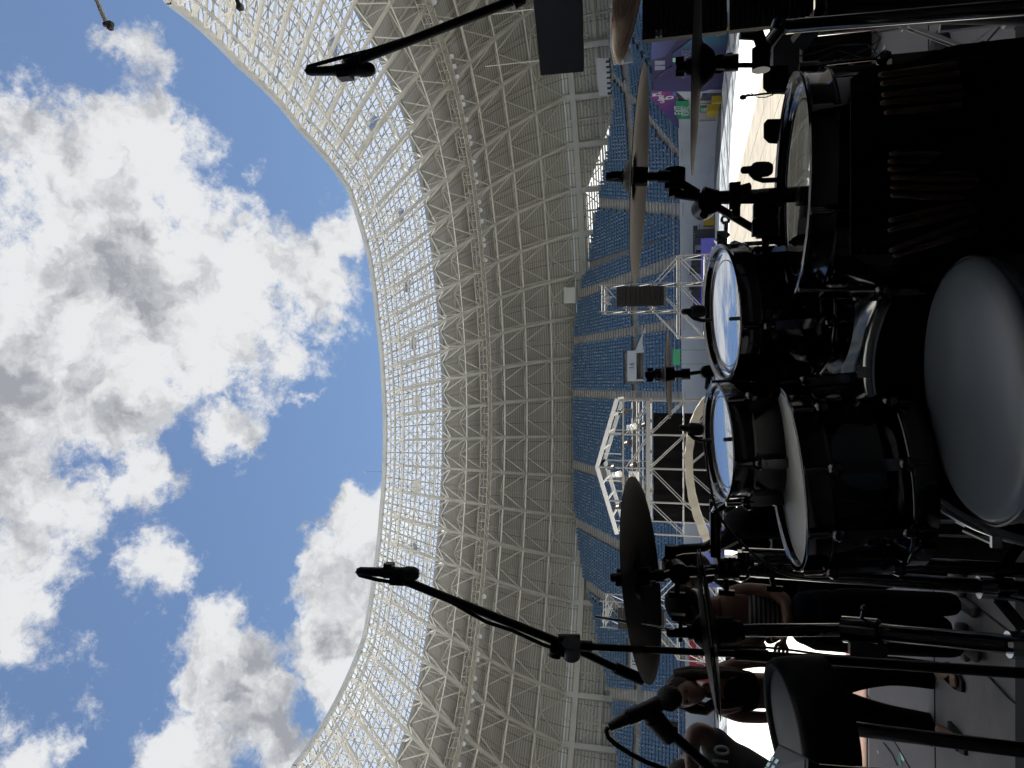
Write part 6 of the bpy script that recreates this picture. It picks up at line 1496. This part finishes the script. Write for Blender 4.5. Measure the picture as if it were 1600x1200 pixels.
# kit bits on the stage at the right: stool of gear, cables, small stands
cs = empty('equipment_stack', PZ(1300, 90, 3.2), 'cluttered black equipment case with cables near the right stage edge', 'equipment')
p = PH(1362, 92, ZS)
b = MB(); b.box((p.x + .1, p.y + .2, ZS + .26), (.55, .4, .6)); b.build('case', M_black, cs, bevel=.01)
b = MB(); b.box((p.x + .05, p.y - .02, ZS + .72), (.34, .3, .22)); b.box((p.x + .16, p.y, ZS + .88), (.12, .1, .1)); b.build('control_unit', M_case, cs, bevel=.01)
for k in range(5):
    b = MB(); q0 = Vector((p.x - .16 + .08 * k, p.y - .02, ZS + .62)); b.path([q0, q0 + Vector((-.03, -.08, -.1)), q0 + Vector((.05 * math.sin(k), -.12, -.32)), q0 + Vector((.1 * math.sin(k * 2), -.16, -.55)), Vector((q0.x + .2 * math.cos(k), q0.y - .3, ZS + .01))], .006, n=6); b.build('cable', M_rubber, cs)
b = MB()
for k in range(5): b.lathe((p.x - .12, p.y - .1, ZS + .25 + .012 * k), (0.1, -1, .2), [(.085 + .004 * k, 0), (.091 + .004 * k, .006), (.085 + .004 * k, .012)], n=28)
b.build('cable_coil', mat('copper_cable', (.25, .12, .07), .4), cs)
# small gear with a tubular tail at the far right on the floor
for (x, y, z, lab) in ((1318, 48, 3.6, 'low silver stand feet beside the padded pole'), (1530, 38, 2.4, 'bright chrome stand foot near the right lower corner')):
    q = PZ(x, y, z); h_ = max(.15, min(.5, q.z - ZS)); e = empty('stand_foot', (q.x, q.y, ZS), lab, 'stand'); top = Vector((q.x, q.y, 0)); 
    b = MB(); b.tube((q.x, q.y, ZS + .05), (q.x, q.y, q.z + .12), .014, n=12); b.build('tube', M_chrome, e); tripod(e, top, ZS, .3, M_chrome, .4, max(.12, h_))
# coiled brown cable on the deck, top edge
cc_ = MB(); q = PH(1335, 14, ZS + .02)
for k in range(6): cc_.lathe((q.x + .01 * k, q.y + .015 * k, ZS + .012 + k * .004), (0, 0, 1), [(.10 + .03 * k, 0), (.11 + .03 * k, .008), (.12 + .03 * k, 0)], n=40)
tag(cc_.build('coiled_cable', mat('copper_cable', (.25, .12, .07), .4)), 'coil of coppery cable lying on the deck at the top edge', 'cable')
# confetti scraps
conf = [(1382, 74, .5), (1465, 766, .8), (1473, 820, .9), (1410, 47, .4), (1499, 1068, .9), (1410, 1184, .7), (1565, 1160, .5), (1372, 1175, .4), (1340, 1090, .3)]
labs = ['beside the black bag edge', 'just below the throne seat edge, upper one', 'below the throne, left of its upper fellow', 'tiny, near the padded pole', 'left of the straight microphone stand', 'beside the green tape mark', 'at the lower left near the riser', 'tiny, right of the green tape', 'on the sunlit front strip']
for (x, y, s_), lb_ in zip(conf, labs):
    q = PH(x, y, ZS + .004); b = MB(); sz = .035 * s_; a_ = rnd.uniform(0, 3)
    pts = [q + Vector((math.cos(a_ + t) * sz * w_, math.sin(a_ + t) * sz * w_ * 2.4, 0)) for t, w_ in ((0, .6), (1.1, 1), (2.4, .7), (3.5, 1), (4.6, .6), (5.4, .9))]; b.prism(pts, (0, 0, .002)); tag(b.build('paper_scrap', M_white), 'white paper scrap on the deck, ' + lb_, 'paper', 'white paper scraps on the stage')
tp = MB(); tp.prism([PH(1405, 1175, ZS + .003), PH(1404, 1186, ZS + .003), PH(1407, 1186, ZS + .003), PH(1408, 1175, ZS + .003)], (0, 0, .002)); tp.prism([PH(1404, 1186, ZS + .003), PH(1407, 1197, ZS + .003), PH(1410, 1197, ZS + .003), PH(1407, 1186, ZS + .003)], (0, 0, .002)); tag(tp.build('tape_mark', mat('green_tape', (.05, .35, .25), .5)), 'thin green tape mark on the deck at the lower left', 'tape')
for pts_, lab in (([(1300, 62), (1360, 52), (1420, 42), (1480, 30)], 'thin black cable along the deck near the padded pole'), ([(1305, 100), (1330, 96), (1352, 60), (1362, 30)], 'thin black cable running up the deck at the upper right'), ([(1540, 1052), (1575, 1090), (1600, 1110)], 'thin black cable left of the straight microphone stand'), ([(1380, 1160), (1395, 1180), (1402, 1196)], 'fine black cable beside the green tape mark')):
    b = MB(); b.path([PH(x, y, ZS + .008) for x, y in pts_], .005, n=6); tag(b.build('floor_cable', M_rubber), lab, 'cable')
# black quilted cover and odd gear between hi-hat and rack tom
cvb = empty('covered_fan', PZ(1200, 820, 2.6), 'gear under a black cloth cover behind the snare drum', 'covered equipment')
def blob(c, r_, n, m_, seed): 
    b = MB(); rr = random.Random(seed); b.sphere(c, *r_, n=n); b.v = [tuple(Vector(v) + Vector((math.sin(v[2] * 31 + seed) * .012, math.sin(v[0] * 27 + v[2] * 19) * .014, math.sin(v[0] * 37) * .012))) for v in b.v]; return b
blob(PZ(1185, 815, 2.6), (.075, .10, .11), 28, M_cloth, 2).build('cover', M_bag, cvb)
blob(PZ(1155, 845, 2.62), (.05, .07, .10), 24, M_cloth, 5).build('cover_fold', M_bag, cvb)
b = MB(); q = PZ(1230, 815, 2.6); b.tube(q, Vector((q.x, q.y, ZS)), .03, n=10); b.build('post', M_hoop, cvb)
b = MB(); b.bar(PZ(1108, 862, 2.5), PZ(1155, 838, 2.5), .05, .03, caps=True); b.build('side_arm', M_blackm, cvb)
gd = empty('gear_rack', PZ(1150, 805, 3.4), 'low rack of small black stage gear seen between the left rack tom and the hi-hat', 'rack')
for i in range(9):
    b = MB(); x, y = 1118 + (i % 3) * 22, 790 + (i // 3) * 22; q = PZ(x, y, 3.4 + .02 * i); b.box(q, (.05 + .012 * (i % 2), .08, .055)); b.build('unit', M_case if i % 2 else M_black, gd, bevel=.004)
b = MB(); q = PZ(1185, 812, 3.45); b.box(q + Vector((0, 0, -.3)), (.4, .25, .5)); b.box((q.x, q.y, (ZS + q.z - .5) / 2), (.3, .2, q.z - .5 - ZS)); b.build('base', M_black, gd)
b = MB(); b.path([PZ(1113, 800, 3.3), PZ(1120, 787, 3.3), PZ(1130, 785, 3.3)], .008, n=8); b.path([PZ(1140, 806, 3.2), PZ(1138, 815, 3.2), PZ(1146, 822, 3.2), PZ(1162, 824, 3.2)], .006, n=8); b.build('bright_hook', M_chrome, gd)
# black carpet band and low bar below hi-hat (riser edge bar)
lb = empty('riser_bar', PZ(1500, 870, 1.7), 'long black bar lying along the front of the riser', 'bar')
b = MB(); b.bar((-.42, 2.25, ZR + .03), (.35, 2.25, ZR + .03), .05, .05, caps=True); b.build('bar', M_black, lb)

# loose microphone leads
for (pts_, z, lab) in (([(1100, 690), (1118, 792), (1160, 850), (1230, 898), (1330, 905), (1450, 912)], 1.50, 'thin black lead looping from the left tom microphone past the snare drum'), ([(1110, 1014), (1200, 1012), (1300, 1024), (1400, 1028), (1500, 1040), (1600, 1046)], 1.56, 'black lead running down the straight microphone stand')):
    P_ = [PZ(x, y, z) for x, y in pts_]; q = []
    for i in range(len(P_) - 1):
        p0 = P_[max(i - 1, 0)]; p1 = P_[i]; p2 = P_[i + 1]; p3 = P_[min(i + 2, len(P_) - 1)]
        for k in range(6):
            t = k / 6; q.append(.5 * ((2 * p1) + (p2 - p0) * t + (2 * p0 - 5 * p1 + 4 * p2 - p3) * t * t + (3 * p1 - p0 - 3 * p2 + p3) * t ** 3))
    b = MB(); b.path(q + [P_[-1]], .003, n=6); tag(b.build('microphone_lead', mat('lead_rubber', (.02, .02, .022), .4)), lab, 'cable')
